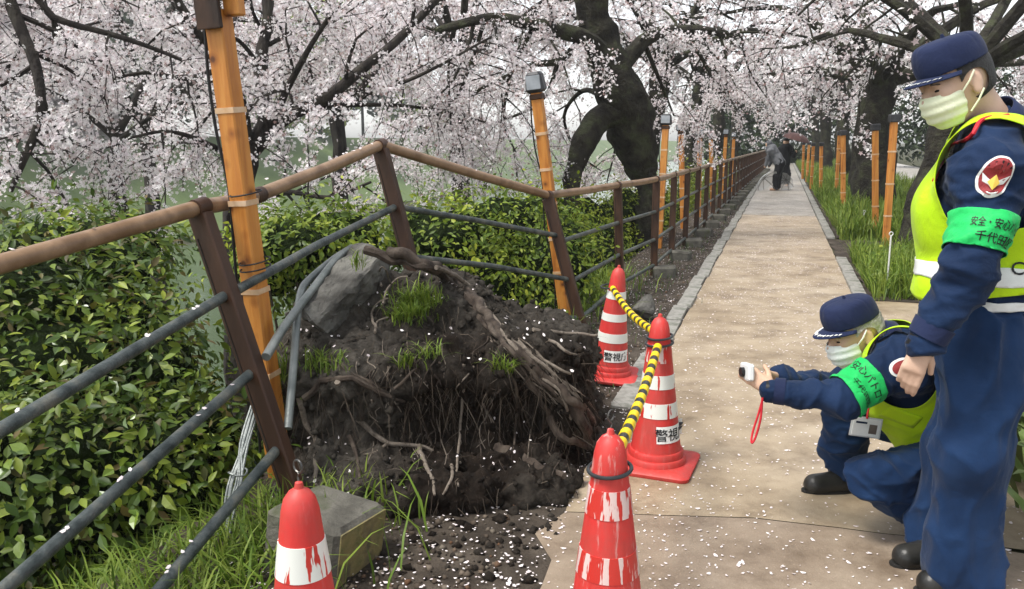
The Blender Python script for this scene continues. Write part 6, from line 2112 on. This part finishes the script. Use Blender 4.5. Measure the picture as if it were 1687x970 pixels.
# ---------------------------------------------------------------- orange props and rope stakes in the beds
def prop(base, top, label, w=.07):
    base = np.asarray(base, float); top = np.asarray(top, float)
    t = thing('timber_prop', base, label, 'timber prop', 'orange timber props in the grass beds')
    ax = top - base; R = frame_to(ax, (1, 0, 0))
    mb = MB(); mb.box((base + top) / 2, (w, w, np.linalg.norm(ax)), R, bev=.005); mb.build('pole', M_timber, t)
    mb = MB(); mb.box(top + np.array([0, 0, .04]), (w * 1.7, w * 1.4, .1), R, bev=.012); mb.build('cap', M_lampbox, t)
    for k in range(3):
        mb = MB(); mb.box(base + ax * (.3 + .24 * k), (w + .006, w + .006, .02), R); mb.build('strap', M_strap, t)
for (bx, by, tx, ty, lb) in [(1442, 392, 1442, 214, 'upright orange prop in front of the thickest trunk'), (1458, 420, 1473, 200, 'slanting orange prop closest to the standing man'),
                             (1377, 325, 1383, 222, 'left one of the crossed pair of orange props'), (1389, 357, 1389, 222, 'right one of the crossed pair of orange props'),
                             (1352, 322, 1353, 240, 'single orange prop left of the crossed pair'), (1336, 312, 1340, 240, 'small orange prop far down the bed'), (1329, 300, 1333, 238, 'second smallest orange prop near the path end'), (1322, 296, 1324, 238, 'smallest orange prop near the path end')]:
    b = G(bx, by); prop(b, W(tx, ty, b[1]), lb, .075)
M_stake = surf('stake_white', (.55, .55, .5), (.62, .62, .58), 20, .5)
for (bx, by, tx, ty, lb) in [(1460, 484, 1468, 388, 'thin white rope stake at the front of the grass bed'), (1418, 384, 1424, 350, 'thin white rope stake by the crossing soil path')]:
    b = G(bx, by); tp = W(tx, ty, b[1])
    t = thing('rope_stake', b, lb, 'stake', 'rope stakes in the grass beds')
    mb = MB(); mb.tube([b, tp], .008, 7); mb.build('rod', M_stake, t, smooth=True)
    mb = MB(); mb.tube([tp + np.array([.018 * math.cos(a), 0, .018 + .018 * math.sin(a)]) for a in np.linspace(0, 6.28, 11)], .005, 5, cap=False); mb.build('loop', M_stake, t, smooth=True)

# ---------------------------------------------------------------- fallen petals on path, soil and rails
pp = []
for _ in range(23000):
    u = 1.6 + 28 * rng.random() ** 2.0
    n = rng.uniform(-1.6, .8) if u < 7.5 else rng.uniform(-.72, .8)
    if u < 4.5 and rng.random() < .35: continue
    p = UN(u, n)
    if mnoise.noise(Vector((p[0] * 1.1, p[1] * 1.1, 4))) + rng.normal(0, .35) > -.2:
        pp.append((p[0], p[1], .010))
k1 = len(pp)
for _ in range(5000):
    u = 2.0 + 16 * rng.random() ** 1.4; n = rng.uniform(.72, 1.75)
    p = UN(u, n)
    pp.append((p[0], p[1], .012))
pp = np.array(pp)
x, y, z = rand_frames(np.tile([0, 0, 1.0], (len(pp), 1)), .13)
V, F = stamp(PETAL_V, PETAL_F, pp, x, y, z, np.where(rng.random(len(pp)) < .13, rng.uniform(.014, .023, len(pp)), rng.uniform(.006, .014, len(pp))))
V[:, 2] = np.maximum(V[:, 2], .0085)
tag(obj_np('fallen_petals', V, F, M_petal), 'white cherry petals scattered over path and soil', 'petals', kind='stuff')
# pebbles and litter on the soil strip
pp = []
for _ in range(3200):
    u = 2.2 + 22 * rng.random() ** 1.7; n = rng.uniform(.86, 1.7)
    p = UN(u, n); pp.append((p[0], p[1], .004))
pp = np.array(pp)
x, y, z = rand_frames(np.tile([0, 0, 1.0], (len(pp), 1)), .4)
V, F = stamp(CL_V, CL_F, pp, x, y, z, rng.uniform(.1, 1, len(pp)) ** 2 * .026 + .006)
M_litter = leafmat('litter', [(.03, .022, .015), (.07, .052, .037), (.13, .11, .085), (.09, .045, .022)], .85, 0)
tag(obj_np('soil_litter', V, F, M_litter), 'pebbles and leaf litter on the soil strip', 'litter', kind='stuff')
# petals stuck to the near rails and post
pp = []
for a, e, k in [(L1[0], E1[0], 5), (L1[1], E1[1], 8), (L1[2], E1[2], 4), (hr[0], hr[1], 4), (hr[1], hr[2], 14), (hr[2], hr[3], 10)]:
    for _ in range(k):
        q = rng.random(); pp.append(a + (e - a) * q + np.array([rng.normal(0, .004), -.012, .021 if k != 4 else .03]))
pp = np.array(pp)
x, y, z = rand_frames(np.tile([0, -.4, 1.0], (len(pp), 1)), .3)
V, F = stamp(PETAL_V, PETAL_F, pp, x, y, z, .018)
tag(obj_np('rail_petals', V, F, M_petal, fence), kind='stuff')

# bundle of grey canes lying against the bank below the near post
cb = thing('cane_bundle', G(395, 830), 'bundle of thin grey canes hanging down the bank left of the near post', 'canes')
for k in range(7):
    o_ = rng.normal(0, 5, 2)
    pts = smooth_path([W(428 + o_[0], 640 + o_[1], 3.2), W(402 + o_[0], 730, 3.06), W(386 + o_[1] * 1.3, 800, 2.95), W(364 + o_[0] * 2, 880, 2.86), W(352 + o_[1] * 3, 955, 2.75)], 4)
    mb = MB(); mb.tube(pts, .0055, 6); mb.build('cane', M_pipe_bare, cb, smooth=True)
mb = MB(); mb.tube([W(392, 778, 2.97) + np.array([.035 * math.cos(a), .03 * math.sin(a), .006 * math.sin(a * 2)]) for a in np.linspace(0, 6.28, 15)], .004, 5, cap=False); mb.build('tie', M_pipe_bare, cb)

# ---------------------------------------------------------------- damp air over the moat
hx = [(-160, -12), (160, -12), (160, 260), (-160, 260)]
hv = [(x, y, z) for z in (-8.6, 26.0) for x, y in hx]
hb = MB(); hb.add(hv, [(3, 2, 1, 0), (4, 5, 6, 7), (0, 1, 5, 4), (1, 2, 6, 5), (2, 3, 7, 6), (3, 0, 4, 7)])
m = bpy.data.materials.new('haze'); m.use_nodes = True
N = m.node_tree.nodes; L = m.node_tree.links
N.remove(N['Principled BSDF'])
pv = N.new('ShaderNodeVolumePrincipled')
pv.inputs['Color'].default_value = (.93, .96, .97, 1)
pv.inputs['Density'].default_value = .0010
pv.inputs['Anisotropy'].default_value = .2
L.new(pv.outputs[0], N['Material Output'].inputs['Volume'])
hz = hb.build('haze', m)
tag(hz, kind='stuff')
